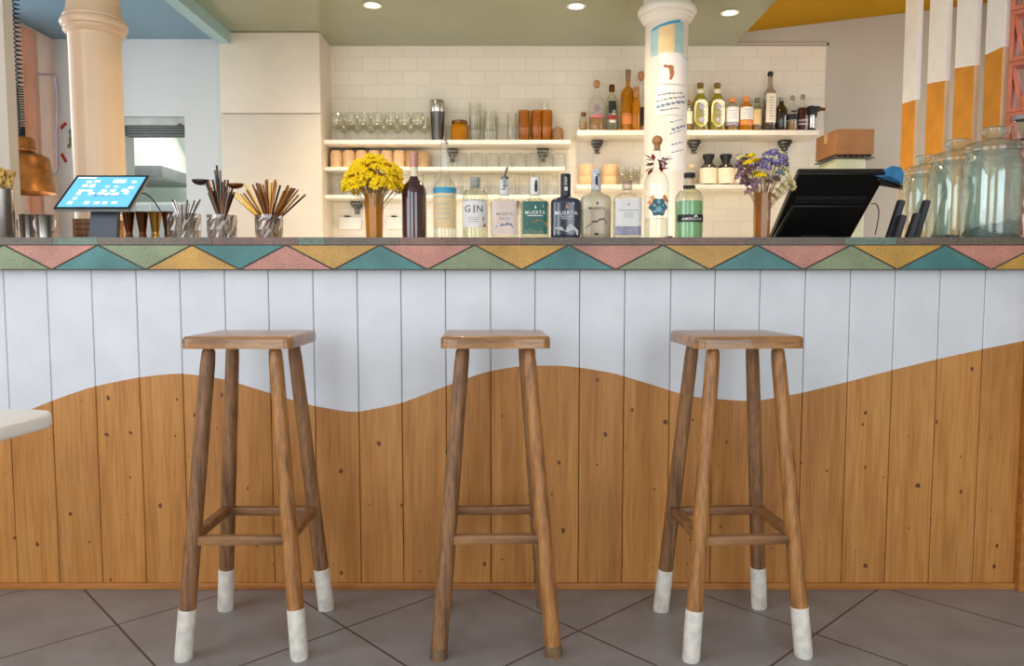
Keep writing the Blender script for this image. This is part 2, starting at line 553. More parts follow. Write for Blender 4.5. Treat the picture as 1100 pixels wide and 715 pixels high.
class Front:
    """art laid on the front (camera-ward side) of a bottle or column: maps (x, h) to the curved face"""
    def __init__(s, scale, R, n=2.0, depth=1.0, cx=0, cy=0, z0=0):
        s.s, s.R, s.n, s.d, s.cx, s.cy, s.z0 = scale, R, n, depth, cx, cy, z0
    def pt(s, x, h, off):
        t = min(0.999, abs(x) / s.R)
        y = -s.d * s.R * (1 - t ** s.n) ** (1.0 / s.n)
        return (s.cx + x * s.s, s.cy + y * s.s - off, s.z0 + h * s.s)
    def patch(s, bm, x0, x1, h0, h1, off=0.0008, mi=0, nx=14, top=None):
        c = []
        for i in range(nx + 1):
            x = x0 + (x1 - x0) * i / nx
            ht = h1 if top is None else top(i / nx)
            c.append((bm.verts.new(s.pt(x, h0, off)), bm.verts.new(s.pt(x, ht, off))))
        for a, b in zip(c, c[1:]):
            f = bm.faces.new((a[0], b[0], b[1], a[1])); f.material_index = mi
    def poly(s, bm, pts, off=0.0014, mi=0):
        f = bm.faces.new([bm.verts.new(s.pt(x, h, off)) for x, h in pts]); f.material_index = mi
    def text(s, bm, body, size, x, h, off=0.0016, mi=0, bold=0.0, sx=1.0):
        me = text_mesh(body, size, bold=bold)
        vs = [bm.verts.new(s.pt(x + v.co.x * sx, h + v.co.y, off)) for v in me.vertices]
        for p in me.polygons:
            try:
                f = bm.faces.new([vs[i] for i in p.vertices]); f.material_index = mi
            except ValueError:
                pass
        bpy.data.meshes.remove(me)

# ------------------------------------------------------------------ main depths; most depth numbers below scaled towards the camera by one common factor
YP = 2.269            # counter front boards
YF = 2.225           # worktop fascia
ZT = at(550, 254.8, YF).z      # worktop surface
YB = 4.266            # tiled back wall
ZC = at(600, 50, YB).z                 # soffit height
XG0 = at_z(247, 34, ZC).x              # left edge of soffit
XG1 = at_z(785, 52, ZC).x              # right edge of soffit
YCAB = at_z(300, 34, ZC).y
YLW = at_z(160, 42, ZC).y
XLW = at(57, 60, YLW).x
XCR = at(343.5, 60, YCAB).x              # cupboard right side
XCL = at(235, 60, YCAB).x
XTR = at(886, 90, YB).x                # right edge of the tiling
XL, XR, YN = -2.75, 2.75, -1.6         # outer room
bmn = bmesh.new

# floor
bm = bmn(); box(bm, XL - .1, XR + .1, YN - .1, YB + .1, -0.06, 0)
fang = math.radians(43.4)
size = 0.4510
M['floor'] = grid_tiles('grey floor tiles', (142, 139, 138), (76, 68, 62), size, (0.1458, 0.4186), fang, 0.006, 0.42)
struct('floor', bm, M['floor'])
# walls
bm = bmn(); box(bm, XCL - .0, XR + .1, YB, YB + .1, 0, 2.75)
struct('wall_back', bm, M['greige'])
bm = bmn(); box(bm, XCR, XTR, YB - .012, YB, .7, ZC - 0.0005); 
struct('trim_1', bm, M['tile_wall'], 'cream subway tiles covering the wall behind the shelves')
bm = bmn(); box(bm, XTR, XTR + .012, YB - .014, YB, .7, ZC + .02)
box(bm, XG1 - .02, XTR + .012, YB - .014, YB, ZC + .004, ZC + .016)
struct('trim_2', bm, M['greige'], 'thin beige edge strip around the tiling')
bm = bmn()
ry0, ry1, rz0, rz1 = 2.72, 3.9, .85, 2.25
box(bm, XR, XR + .1, YN, ry0, 0, 2.9); box(bm, XR, XR + .1, ry1, YB, 0, 2.9)
box(bm, XR, XR + .1, ry0, ry1, 0, rz0); box(bm, XR, XR + .1, ry0, ry1, rz1, 2.9)
struct('wall_right', bm, M['greige'])
# left wall with tall window by the camera
wy0, wy1, wz0, wz1 = -0.9, 1.3, 0.7, 2.6
bm = bmn()
ly0, ly1, lz0, lz1 = 2.8, 3.7, 1.0, 2.2
box(bm, XLW - .1, XLW, wy1, ly0, 0, 2.75); box(bm, XLW - .1, XLW, ly1, YLW + .1, 0, 2.75)
box(bm, XLW - .1, XLW, ly0, ly1, 0, lz0); box(bm, XLW - .1, XLW, ly0, ly1, lz1, 2.75)
box(bm, XLW - .1, XLW, YN, wy0, 0, 2.75)
box(bm, XLW - .1, XLW, wy0, wy1, 0, wz0)
box(bm, XLW - .1, XLW, wy0, wy1, wz1, 2.75)
struct('wall_left', bm, M['peach'])
bm = bmn()
for y in (wy0, (wy0 + wy1) / 2 - .02, wy1 - .04): box(bm, XLW - .08, XLW - .03, y, y + .04, wz0, wz1)
for z in (wz0, wz1 - .04): box(bm, XLW - .08, XLW - .03, wy0, wy1, z, z + .04)
struct('window_1', bm, M['white_post'])
bm = bmn()
for y in (ry0, (ry0 + ry1) / 2 - .02, ry1 - .04): box(bm, XR + .03, XR + .08, y, y + .04, rz0, rz1)
for z in (rz0, rz1 - .04): box(bm, XR + .03, XR + .08, ry0, ry1, z, z + .04)
struct('window_4', bm, M['white_post'])
bm = bmn()
for y in (ly0, ly1 - .04): box(bm, XLW - .08, XLW - .03, y, y + .04, lz0, lz1)
for z in (lz0, lz1 - .04): box(bm, XLW - .08, XLW - .03, ly0, ly1, z, z + .04)
struct('window_5', bm, M['white_post'])  # unseen window behind the partition, added to bring daylight into the bar
# street front behind the camera: two tall glazed openings
ops = [(-2.1, -0.5), (0.5, 2.3)]
bm = bmn()
xs = [XLW - .1] + [v for o in ops for v in o] + [XR + .1]
for a, b in zip(xs[0::2], xs[1::2]): box(bm, a, b, YN - .1, YN, 0, 2.75)
for a, b in ops: box(bm, a, b, YN - .1, YN, 2.5, 2.75)
struct('wall_front', bm, M['plaster'])
for k, (a, b) in enumerate(ops):
    bm = bmn()
    for x in (a, (a + b) / 2 - .025, b - .05): box(bm, x, x + .05, YN - .08, YN - .03, 0, 2.5)
    for z in (0, 0.5, 2.45): box(bm, a, b, YN - .08, YN - .03, z, z + .05)
    struct('window_%d' % (k + 2), bm, M['white_post'])
# ceilings
YS = 2.68
bm = bmn(); box(bm, XG0, XG1, YS, YB, ZC, ZC + .12)
struct('ceiling', bm, M['soffit'])
bm = bmn(); box(bm, XLW, XG0 - .06, YS, YLW + .2, ZC, ZC + .12)
struct('ceiling_left', bm, M['blue'])
bm = bmn(); box(bm, XG0 - .062, XG0, YS, YCAB, ZC - .062, ZC + .02)
struct('ceiling_beam', bm, M['beam'])
pA, pB = at(808, 33.5, YB), at(972, 14, YB)
sl = (pB.z - pA.z) / (pB.x - pA.x)
za = lambda x: pA.z + sl * (x - pA.x)
bm = bmn()
quad_slab(bm, [(XG1 - .02, YS, za(XG1 - .02)), (XR + .05, YS, za(XR + .05)), (XR + .05, YB, za(XR + .05)), (XG1 - .02, YB, za(XG1 - .02))], .05)
struct('ceiling_right', bm, M['yellow'])
bm = bmn(); box(bm, XLW - .1, XR + .1, YN - .1, YS, 2.75, 2.83)
box(bm, XLW - .1, XG1, YS - .04, YS, ZC, 2.75)
box(bm, XG1, XR + .1, YS - .04, YS, 2.4, 2.75)
struct('ceiling_front', bm, M['plaster'])

# left rear wall with the kitchen hatch
h0, h1 = at(131, 125, YLW), at(198, 125, YLW)
zh = h0.z; zl = .95
WX1 = XCL + .02
bm = bmn()
box(bm, XLW - .02, h0.x, YLW, YLW + .12, 0, ZC)
box(bm, h1.x, WX1, YLW, YLW + .12, 0, ZC)
box(bm, h0.x, h1.x, YLW, YLW + .12, zh, ZC)
box(bm, h0.x, h1.x, YLW, YLW + .12, 0, zl)
struct('wall_rear', bm, M['cool_white'])
t = thing('roller_shutter', 'grey roller shutter rolled up over the kitchen hatch', 'shutter', (0, YLW + .01, 0))
zm = at(160, 134, YLW).z; zb = at(160, 145, YLW).z
bm = bmn(); box(bm, h0.x + .002, h1.x - .002, 0, .09, zm, zh - .001, bev=.004); fin('shutter_box', bm, M['ltgrey'], t)
bm = bmn()
for k in range(4):
    z = zb + (zm - zb) * k / 4
    box(bm, h0.x + .002, h1.x - .002, .012, .07, z, z + (zm - zb) / 4 - .002, bev=.003)
fin('shutter_curtain', bm, M['dkgrey'], t)
bm = bmn(); box(bm, h1.x - .04, h1.x - .02, -.006, .004, zm - .004, zm + .008, bev=.002); fin('catch', bm, M['dark_steel'], t)
# kitchen behind the hatch
KX0, KX1, KY1 = -3.6, XCL - .02, 6.6
bm = bmn()
box(bm, KX0, KX1, KY1, KY1 + .1, 0, 2.6)
box(bm, KX0 - .1, KX0, YLW + .12, KY1, 0, 2.6)
box(bm, KX1, KX1 + .1, YB + .1, KY1, 0, 2.6)
struct('wall_kitchen', bm, M['kitchen'])
bm = bmn(); box(bm, KX0 - .1, KX1 + .1, YLW + .12, KY1 + .1, 2.6, 2.7); struct('ceiling_kitchen', bm, M['white'])
bm = bmn(); box(bm, KX0 - .1, KX1 + .1, YB + .1, KY1 + .1, -.06, 0); struct('floor_kitchen', bm, M['floor'])
t = thing('range_hood', 'white sloping range hood with grey underside in the kitchen behind the hatch', 'hood', (0, 0, 0))
p0 = at(146, 205, 5.9); p1 = at(186, 190, 5.9); pt0 = at(128, 146, 5.9); pt1 = at(150, 146, 5.9)
bm = bmn()
za_, zb_, zc_ = at(150, 206, 5.9).z, at(150, 182, 5.9).z, 2.5
xa, xb = at(130, 190, 5.9).x, at(186, 190, 5.9).x
lo = [bm.verts.new(q) for q in ((xa, 5.7, zb_), (xb, 5.7, zb_), (xb, 6.3, zb_), (xa, 6.3, zb_))]
hi = [bm.verts.new(q) for q in ((xa, 5.95, at(150, 128, 5.9).z), (at(160, 128, 5.9).x, 5.95, at(150, 128, 5.9).z), (at(160, 128, 5.9).x, 6.3, at(150, 128, 5.9).z), (xa, 6.3, at(150, 128, 5.9).z))]
for k in range(4): bm.faces.new((lo[k], lo[(k + 1) % 4], hi[(k + 1) % 4], hi[k]))
bm.faces.new(lo[::-1]); bm.faces.new(hi)
fin('hood_body', bm, M['white'], t)
bm = bmn(); box(bm, xa, xb + .01, 5.69, 6.3, zb_ - .09, zb_, bev=.006); fin('hood_rim', bm, M['grey'], t)
bm = bmn(); x = at(146, 160, 6.58); box(bm, at(134, 160, 6.58).x, at(150, 160, 6.58).x, 6.565, 6.595, at(140, 178, 6.58).z, at(140, 150, 6.58).z)
solo('picture', bm, M['cream'], 'small pale picture on the kitchen wall behind the hatch', 'picture')
t = thing('kitchen_cabinet', 'white low cabinet seen through the kitchen hatch', 'cabinet', (0, 0, 0))
bm = bmn(); box(bm, at(120, 225, 5.5).x, at(205, 225, 5.5).x, 5.5, 5.95, 0.0, at(150, 217, 5.5).z, bev=.006); fin('carcass', bm, M['white'], t)
for k in range(2):
    x0 = at(122 + k * 42, 225, 5.5).x; x1 = at(162 + k * 42, 225, 5.5).x
    bm = bmn(); box(bm, x0, x1, 5.482, 5.5, .08, at(150, 220, 5.5).z, bev=.003); d = fin('door', bm, M['white'], t)
    bm = bmn(); box(bm, x1 - .05, x1 - .035, 5.462, 5.482, .8, .95, bev=.003); fin('handle', bm, M['steel'], d)
# red and green stickers on the rear wall by the column
for (a, b, nm) in (((65, 138), (71, 132), 'upper'), ((66, 165), (71, 174), 'lower')):
    p, q = at(*a, YLW - .003), at(*b, YLW - .003)
    bm = bmn(); d = (q - p).normalized(); n = Vector((-d.z, 0, d.x)) * .008
    quad_slab(bm, [p - n, q - n, q + n, p + n], -.002)
    solo('mounted_tape_strip', bm, M['red'], nm + ' of two short red tape strips on the wall left of the cream column', 'tape')
bm = bmn()
for k in range(7):
    a = at(76 + R_.uniform(-3, 3), 141 + k * 2.6, YLW - .004)
    ball(bm, a, .012, 1, 0, (1, .2, 1.2))
solo('mounted_sticker', bm, M['leafgreen'], 'small leafy green sticker on the wall left of the cream column', 'sticker')
# white near pillar at the left edge, orange battens on the left wall, cable
bm = bmn(); x1 = at(18, 120, 2.97).x; box(bm, x1 - .5, x1, 2.915, 2.97, 0, ZC)
struct('wall_partition', bm, M['column_white'])
for k, (a, b, m) in enumerate(((29, 37, 'salmon'), (41, 52, 'salmon'))):
    y0, y1 = XLW / ((a - 550) / F) * 1.02, XLW / ((b - 550) / F) * 1.02
    bm = bmn(); box(bm, XLW, XLW + .02, y0 * .995, y1 * .995, .9 if k else .9, ZC - .02)
    struct('trim_%d' % (k + 3), bm, M[m] if k == 0 else M['peach'])
pts = [at(40, 80, 3.767), at(54, 80, 3.812), at(60, 84, 3.83), at(62, 110, 3.83), at(61, 150, 3.83), at(62, 178, 3.83), at(58, 187, 3.812), at(50, 187, 3.785), at(38, 182, 3.721)]
bm = bmn(); tube(bm, spline(pts, 6), .006, 8)
solo('wall_cable', bm, M['mauve'], 'mauve cable looping out from the left wall above the heat lamp', 'cable')

# ------------------------------------------------------------------ columns
def column(name, label, cx, Y, prof, mat):
    """prof: (halfwidth px, py)"""
    p = at(cx, 150, Y); s = Y / F
    t = thing(name, label, 'column', (p.x, Y, 0))
    r0 = prof[-1][0] * s
    bm = bmn()
    lv = [(r0 * 1.35, 0), (r0 * 1.35, .12), (r0 * 1.1, .16), (r0, .2)]
    loft(bm, lv + [(prof[-1][0] * s, at(cx, prof[-1][1], Y).z), (prof[-2][0] * s, at(cx, prof[-2][1], Y).z)], 40, cap1=False)
    fin('shaft', bm, mat, t)
    bm = bmn()
    loft(bm, [(r * s, at(cx, y, Y).z) for r, y in prof[:-1][::-1]] + [(prof[0][0] * s * 1.0, ZC - .001)], 40, cap0=False)
    fin('capital', bm, mat, t)
    return t, s, p
capR = [(24.6, 0), (24.6, 7), (26, 8), (26.2, 9), (29, 9.6), (30.4, 12), (30.4, 15), (28.8, 17.6), (27.6, 18), (27.8, 20), (26.6, 22), (25.6, 22.4), (25.4, 23.6), (23.6, 25), (22.4, 26.4), (22.2, 60), (22.2, 225)]
tR, sR, pR = column('column', 'white round column covered in pasted papers behind the bar', 714.5, 3.404, capR, M['column_white'])
capL = [(25, 0), (25.4, 8), (26.6, 15), (29.4, 21), (29.0, 22.5), (31.2, 24.5), (32.2, 28), (31.2, 31.5), (28.6, 33), (28.4, 34.5), (29.4, 36), (28.4, 38), (25.4, 39.5), (25, 60), (25, 225)]
tL, sL, pL = column('column', 'plain cream round column behind the point of sale tablet', 106, 2.995, capL, M['column'])
# papers pasted on the right column
zr = lambda py: (at(714, py, 3.404).z - at(714, 225, 3.404).z) / sR
FR = Front(sR, 22.3, cx=pR.x, cy=3.404, z0=at(714, 225, 3.404).z)
t = thing('poster', 'pale blue poster with orange panel near the column top', 'poster', (0, 0, 0))
bm = bmn(); FR.patch(bm, -19, 14, zr(65), zr(30), .0012, 0, top=lambda t_: zr(37.5 - 8 * t_ ** .7)); fin('sheet', bm, M['skyprint'], t)
bm = bmn()
c = []
for i in range(15):
    u = i / 14; x = -18 + 28 * u; y = 37.5 - 8 * u ** .7
    c.append((bm.verts.new(FR.pt(x, zr(y + 1.6), .002)), bm.verts.new(FR.pt(x, zr(y - 1.2), .002))))
for a, b in zip(c, c[1:]): bm.faces.new((a[0], b[0], b[1], a[1]))
fin('blue_band', bm, M['cyan'], t)
bm = bmn(); FR.patch(bm, -12, 4, zr(64.5), zr(33), .0022, 0, top=lambda u: zr(36 - 3 * u)); 
for k in range(6): FR.patch(bm, -8, 1 - (k % 3), zr(44 + k * 3.1), zr(43.3 + k * 3.1), .0026, 1)
fin('orange_panel', bm, [M['peachprint'], M['sandprint']], t)
t = thing('poster', 'white poster with a brown figure and a teal corner, second from column top', 'poster', (0, 0, 0))
bm = bmn(); FR.patch(bm, -11, 19, zr(96), zr(63), .003, 0); fin('sheet', bm, M['paper'], t)
bm = bmn()
fig = [(-7.5, 76.5), (-5, 75.6), (-2.5, 77), (0, 76), (2, 77.5), (3.6, 76.8), (3, 80), (4, 84), (3, 88), (1, 92), (-1.5, 91.5), (-.5, 88), (-1, 85), (-1.5, 81), (-3, 79), (-6, 79)]
FR.poly(bm, [(x, zr(y)) for x, y in fig], .0036)
fin('brown_figure', bm, M['brownink'], t)
bm = bmn(); FR.poly(bm, [(8, zr(64)), (15, zr(67)), (19, zr(69)), (18, zr(66)), (12, zr(63.6))], .0036); fin('teal_mark', bm, M['cyan'], t)
t = thing('poster', 'pale poster with grey blue handwriting, third from column top', 'poster', (0, 0, 0))
bm = bmn(); FR.patch(bm, -14, 20, zr(128), zr(97), .0012, 0); fin('sheet', bm, M['paper'], t)
bm = bmn()
rr = random.Random(3)
for (ya, sl_, x0, x1, th) in ((106, -.1, -12, 14, .9), (111, -.2, -13, 17, 1.0), (116.5, -.22, -13, 18, 2.2), (122, -.15, -10, 10, .8)):
    x = x0
    while x < x1:
        w = rr.uniform(2, 5); y = ya + sl_ * x
        FR.patch(bm, x, min(x1, x + w), zr(y + th / 2), zr(y - th / 2 - rr.uniform(0, .8)), .0018, 0 if ya != 116.5 else 1, nx=3)
        x += w + rr.uniform(.4, 1)
fin('handwriting', bm, [M['greyink'], M['bluegrey']], t)
t = thing('poster', 'pale poster with slanted grey script, lowest on the white column', 'poster', (0, 0, 0))
bm = bmn(); FR.patch(bm, -2, 20, zr(186), zr(129), .0012, 0); fin('sheet', bm, M['paper'], t)
bm = bmn()
for (ya, sl_, x0, x1, th) in ((136, -.3, 0, 14, .8), (144, -.35, 2, 18, 2.0), (148, -.35, 0, 12, .8), (160, -.3, 2, 16, .9), (168, -.3, 2, 16, .9)):
    x = x0
    while x < x1:
        w = rr.uniform(2, 4); y = ya + sl_ * x
        FR.patch(bm, x, min(x1, x + w), zr(y + th / 2), zr(y - th / 2 - rr.uniform(0, .8)), .0018, 0, nx=3)
        x += w + rr.uniform(.4, 1)
fin('script', bm, M['bluegrey'], t)

# ------------------------------------------------------------------ tall cupboard
t = thing('cupboard', 'tall white built-in cupboard left of the shelves', 'cupboard', (0, 0, 0))
zs = at(290, 122, YCAB).z
bm = bmn(); box(bm, XCL, XCR, YCAB + .02, YB - .001, 0, ZC - .001); fin('carcass', bm, M['cupboard'], t)
bm = bmn(); box(bm, XCL + .001, XCR - .001, YCAB, YCAB + .02, zs + .003, ZC - .003, bev=.002); fin('upper_door', bm, M['cupboard'], t)
bm = bmn(); box(bm, XCL + .001, XCR - .001, YCAB, YCAB + .02, .1, zs - .003, bev=.002); fin('lower_door', bm, M['cupboard'], t)

# ------------------------------------------------------------------ bar counter
CX0, CX1 = -2.4, 1.687
t = thing('bar_counter', 'long bar counter fronted with half white, half bare pine boards', 'bar', (0, YP, 0))
wave = [(-200, 500), (0, 452), (27, 442), (54, 431), (97, 416), (150, 405), (193, 401), (240, 407), (290, 422), (330, 434), (370, 441.5), (385, 442), (430, 433), (475, 416), (520, 400), (560, 393), (610, 393), (660, 401), (700, 413), (740, 425), (790, 430), (815, 430), (860, 422), (910, 410), (960, 397), (1010, 385), (1060, 374), (1100, 366), (1250, 335)]
wpts = [at(x, y, YP) for x, y in wave]
def wz(x):
    for i in range(len(wpts) - 1):
        if wpts[i].x <= x <= wpts[i + 1].x:
            p0 = wpts[max(0, i - 1)]; p1 = wpts[i]; p2 = wpts[i + 1]; p3 = wpts[min(len(wpts) - 1, i + 2)]
            u = (x - p1.x) / (p2.x - p1.x)
            return p1.z + (p2.z - p1.z) * u + 0.5 * u * (1 - u) * ((p1.z - (p0.z + (p2.z - p0.z) * (p1.x - p0.x) / max(1e-6, p2.x - p0.x))) * (1 - u) + (p2.z - (p1.z + (p3.z - p1.z) * (p2.x - p1.x) / max(1e-6, p3.x - p1.x))) * u) if p3.x > p2.x and p2.x > p0.x else p1.z + (p2.z - p1.z) * u
    return wpts[0].z if x < wpts[0].x else wpts[-1].z
joints_px = [-44, 3.5, 50, 98, 146, 193, 241, 288, 336, 383.5, 430.5, 478.5, 527, 575, 623, 671.5, 721, 768.5, 817, 865.5, 914, 962, 1010.5, 1059, 1108]
# joints measured just under the worktop
jx = [at(x, 300, YP).x for x in joints_px]
jx = [jx[0] - 3 * .134, jx[0] - 2 * .134, jx[0] - .134] + jx + [CX1]
jx = [x for x in jx if x < CX1 - .03] + [CX1]
bm = bmn(); uvl = bm.loops.layers.uv.new('UVMap')
zlow_ = at(500, 289.5, YF).z
zb_, zt_ = .02, zlow_ - .0005
for i, (a, b) in enumerate(zip(jx, jx[1:])):
    ox, oz = R_.uniform(0, 60), R_.uniform(0, 60)
    xs = [(a, .012), (a + .0012, .0014), (a + .0032, 0)] + [(a + .0032 + (b - a - .0064) * k / 5, 0) for k in range(1, 5)] + [(b - .0032, 0), (b - .0012, .0014), (b, .012)]
    cols = []
    for x, dy in xs:
        z = wz(x)
        cols.append([(bm.verts.new((x, dy, zb_)), zb_), (bm.verts.new((x, dy, z)), z), (bm.verts.new((x, dy, zt_)), zt_)])
    for p, q in zip(cols, cols[1:]):
        for k in range(2):
            f = bm.faces.new((p[k][0], q[k][0], q[k + 1][0], p[k + 1][0]))
            f.material_index = k
            for l in f.loops:
                l[uvl].uv = (l.vert.co.x + ox, l.vert.co.z + oz)
fp = fin('front_boards', bm, [M['wood_panel'], M['white_panel']], t, smooth=False)
bm = bmn(); box(bm, CX0, CX1, .0125, .56, 0.0, zlow_ - .0005); fin('carcass', bm, M['edge3'], t)
bm = bmn(); box(bm, CX0, CX1 - .0, -.010, .0, 0, .021, bev=.003); fin('base_strip', bm, M['strip'], t)
bm = bmn(); xx = at(1094, 500, YP).x; box(bm, xx, xx + .05, -.03, .0, 0, zt_ - .002, bev=.003); fin('corner_post', bm, M['strip'], t)
# worktop with triangle tile fascia
t = thing('worktop', 'bar worktop edged with pink, teal, ochre and sage triangle tiles', 'worktop', (0, YF, 0))
zlow = at(500, 289.5, YF).z; zed = at(500, 263.0, YF).z
YBK = 2.886 - YF
bm = bmn(); box(bm, CX0, CX1, .006, YBK, zlow, zed + .0008); fin('slab', bm, M['edge'], t)
X_ = lambda px: (px - 550) / F * YF
bm = bmn()
up = ['ochre', 'sage', 'teal', 'sage', 'teal', 'ochre', 'pink', 'teal', 'sage', 'teal', 'sage', 'teal', 'sage', 'teal', 'ochre', 'sage']
dn = ['sage', 'ochre', 'teal', 'pink', 'sage', 'teal', 'ochre', 'pink', 'ochre', 'pink', 'ochre', 'pink', 'ochre', 'pink', 'ochre', 'teal']
# the k-th upward tile has its apex at 7+100.6k px; the k-th downward tile its tip at 57+100.6k px
keys = ['pink', 'teal', 'ochre', 'sage', 'grout']
def prism(pts, mi, g=.0012):
    cx = sum(p[0] for p in pts) / 3; cz = sum(p[1] for p in pts) / 3
    # shrink towards the centre by the joint width
    q = []
    for (x, z) in pts:
        d = math.hypot(x - cx, z - cz)
        q.append((x + (cx - x) * g * 2.6 / .05, z + (cz - z) * g * 1.6 / .03))
    fr = [bm.verts.new((x, 0.0, z)) for x, z in q]; bk = [bm.verts.new((x, .006, z)) for x, z in q]
    fs = [bm.faces.new(fr)]
    for k in range(3): fs.append(bm.faces.new((fr[k], bk[k], bk[(k + 1) % 3], fr[(k + 1) % 3])))
    for f in fs: f.material_index = mi
for k in range(-3, 13):
    a = 7 + 100.6 * k
    if X_(a - 50.3) > CX0 and X_(a + 50.3) < CX1: prism([(X_(a - 50.3), zlow), (X_(a + 50.3), zlow), (X_(a), zed)], keys.index(up[(k + 3)]))
    if X_(a) > CX0 and X_(a + 100.6) < CX1: prism([(X_(a), zed), (X_(a + 100.6), zed), (X_(a + 50.3), zlow)], keys.index(dn[(k + 3)]))
box(bm, CX0, CX1, .002, .0065, zlow, zed, 4)
fin('tile_fascia', bm, [M[k] for k in keys], t, smooth=False)
bm = bmn()
segs = [-340, 60, 108, 230, 322, 350, 430, 560, 700, 800, 905, 960, 1110, 1300]
for i, (a, b) in enumerate(zip(segs, segs[1:])):
    x0, x1 = max(CX0, X_(a)), min(CX1, X_(b))
    if x1 > x0: box(bm, x0 + .0005, x1 - .0005, -.002, YBK, zed + .001, ZT, (0, 1, 0, 2, 1, 0, 2, 0, 2, 0, 1, 0, 2)[i])
fin('top_tiles', bm, [M['edge'], M['edge2'], M['edge3']], t, smooth=False)

# ------------------------------------------------------------------ bar stools
def stool(label, cx, cy, rz, sock, tones):
    t = thing('bar_stool', label, 'stool', (cx, cy, 0), 'wooden bar stools along the counter', rz)
    zs0, zs1 = .782, .812
    bm = bmn()
    box(bm, -.1375, .1375, -.130, .130, zs0, zs1)
    # plan corners, then the edges
    ve = [e for e in bm.edges if abs(e.verts[0].co.z - e.verts[1].co.z) > .01]
    bmesh.ops.bevel(bm, geom=ve, offset=.022, segments=5, affect='EDGES', profile=.5)
    te = [e for e in bm.edges if all(v.co.z > zs1 - 1e-4 for v in e.verts)]
    te = [e for e in te if len(e.link_faces) == 2 and any(abs(f.normal.z) < .5 for f in e.link_faces)]
    bm.normal_update()
    te = [e for e in bm.edges if all(v.co.z > zs1 - 1e-4 for v in e.verts) and any(abs(f.normal.z) < .5 for f in e.link_faces)]
    bmesh.ops.bevel(bm, geom=te, offset=.009, segments=4, affect='EDGES', profile=.5)
    fin('seat', bm, M['seat'], t)
    k = 0
    def lp(sx, sy, z):
        u = (zs0 - z) / zs0
        return Vector((sx * (.083 + .063 * u), sy * (.083 + .060 * u), z))
    for sx, sy in ((-1, -1), (1, -1), (-1, 1), (1, 1)):
        bm = bmn()
        top = lp(sx, sy, zs0 + .001)
        zc = .126 if sock else .02
        q = [0.0 if not sock else zc, .2, .4, .6, .74, .771, .783]
        rr_ = [None] * 7
        pts, rad = [], []
        for z in q:
            pts.append(lp(sx, sy, z)); rad.append(.0215 - .0035 * z / .795)
        rad[-1] = .011; rad[-2] = .0165
        if not sock: pts.insert(1, lp(sx, sy, .02)); rad.insert(1, .0215)
        tube(bm, pts, rad, 18)
        if not sock:
            for v in bm.verts:
                if v.co.z < .01: v.co.z = 0.0
        lg = fin('leg', bm, M[tones[k]], t)
        bm = bmn()
        if sock:
            tube(bm, [lp(sx, sy, 0.0), lp(sx, sy, .006), lp(sx, sy, zc)], [.0205, .0225, .0222], 18)
            for v in bm.verts:
                if v.co.z < .004: v.co.z = 0.0
            s_ = fin('painted_foot', bm, M['sock'], lg)
            s_['label'] = 'white painted foot'
        else:
            tube(bm, [lp(sx, sy, 0.0), lp(sx, sy, .004), lp(sx, sy, .03)], [.021, .0222, .0219], 18)
            for v in bm.verts:
                if v.co.z < .003: v.co.z = 0.0
            fin('scuffed_foot', bm, M['tip'], lg)
        k += 1
    for (a, b, z) in (((-1, -1), (1, -1), .298), ((-1, 1), (1, 1), .298), ((-1, -1), (-1, 1), .305), ((1, -1), (1, 1), .305)):
        p, q = lp(*a, z), lp(*b, z)
        bm = bmn()
        d = (q - p).normalized()
        L_ = (q - p).length
        hw, hh = .0125, .0155
        box(bm, -L_ / 2, L_ / 2, -hw, hw, -hh, hh, bev=.004)
        for v in bm.verts:
            if abs(v.co.x) > L_ / 2 - .03: v.co.z *= .75
        mt = Matrix.Translation((p + q) / 2) @ Matrix.Rotation(math.atan2(d.y, d.x), 4, 'Z')
        bm.transform(mt)
        fin('stretcher', bm, M['rung'], t)
    return t
stool('left wooden bar stool with white painted feet, below the straw cups', -.683, 1.981, math.radians(.5), True, ('worn', 'honey', 'worn', 'worn'))
stool('middle wooden bar stool with bare unpainted feet', -.046, 1.989, math.radians(2.5), False, ('worn', 'honey', 'worn', 'worn'))
stool('right wooden bar stool with white painted feet, below the mixed flowers', .585, 1.984, math.radians(4), True, ('honey', 'honey', 'worn', 'worn'))

# white table corner at the left edge
t = thing('table', 'white laminate table whose rounded corner pokes in at the left edge', 'table', (-.732, 1.226, 0), rz=math.radians(-6))
bm = bmn(); box(bm, -.66, 0, -.62, 0, .716, .740)
ve = [e for e in bm.edges if abs(e.verts[0].co.z - e.verts[1].co.z) > .01]
bmesh.ops.bevel(bm, geom=ve, offset=.05, segments=8, affect='EDGES', profile=.5)
bm.normal_update()
te = [e for e in bm.edges if any(abs(f.normal.z) > .9 for f in e.link_faces) and any(abs(f.normal.z) < .5 for f in e.link_faces)]
bmesh.ops.bevel(bm, geom=te, offset=.006, segments=3, affect='EDGES', profile=.5)
fin('tabletop', bm, M['table'], t)
bm = bmn(); loft(bm, [(.028, .012), (.028, .692)], 20, c=(-.33, -.31)); fin('post', bm, M['white'], t)
bm = bmn(); loft(bm, [(.2, 0), (.2, .008), (.03, .014)], 32, c=(-.33, -.31)); fin('foot_plate', bm, M['white'], t)
bm = bmn(); box(bm, -.45, -.21, -.43, -.19, .692, .716, bev=.004); fin('top_plate', bm, M['white'], t)
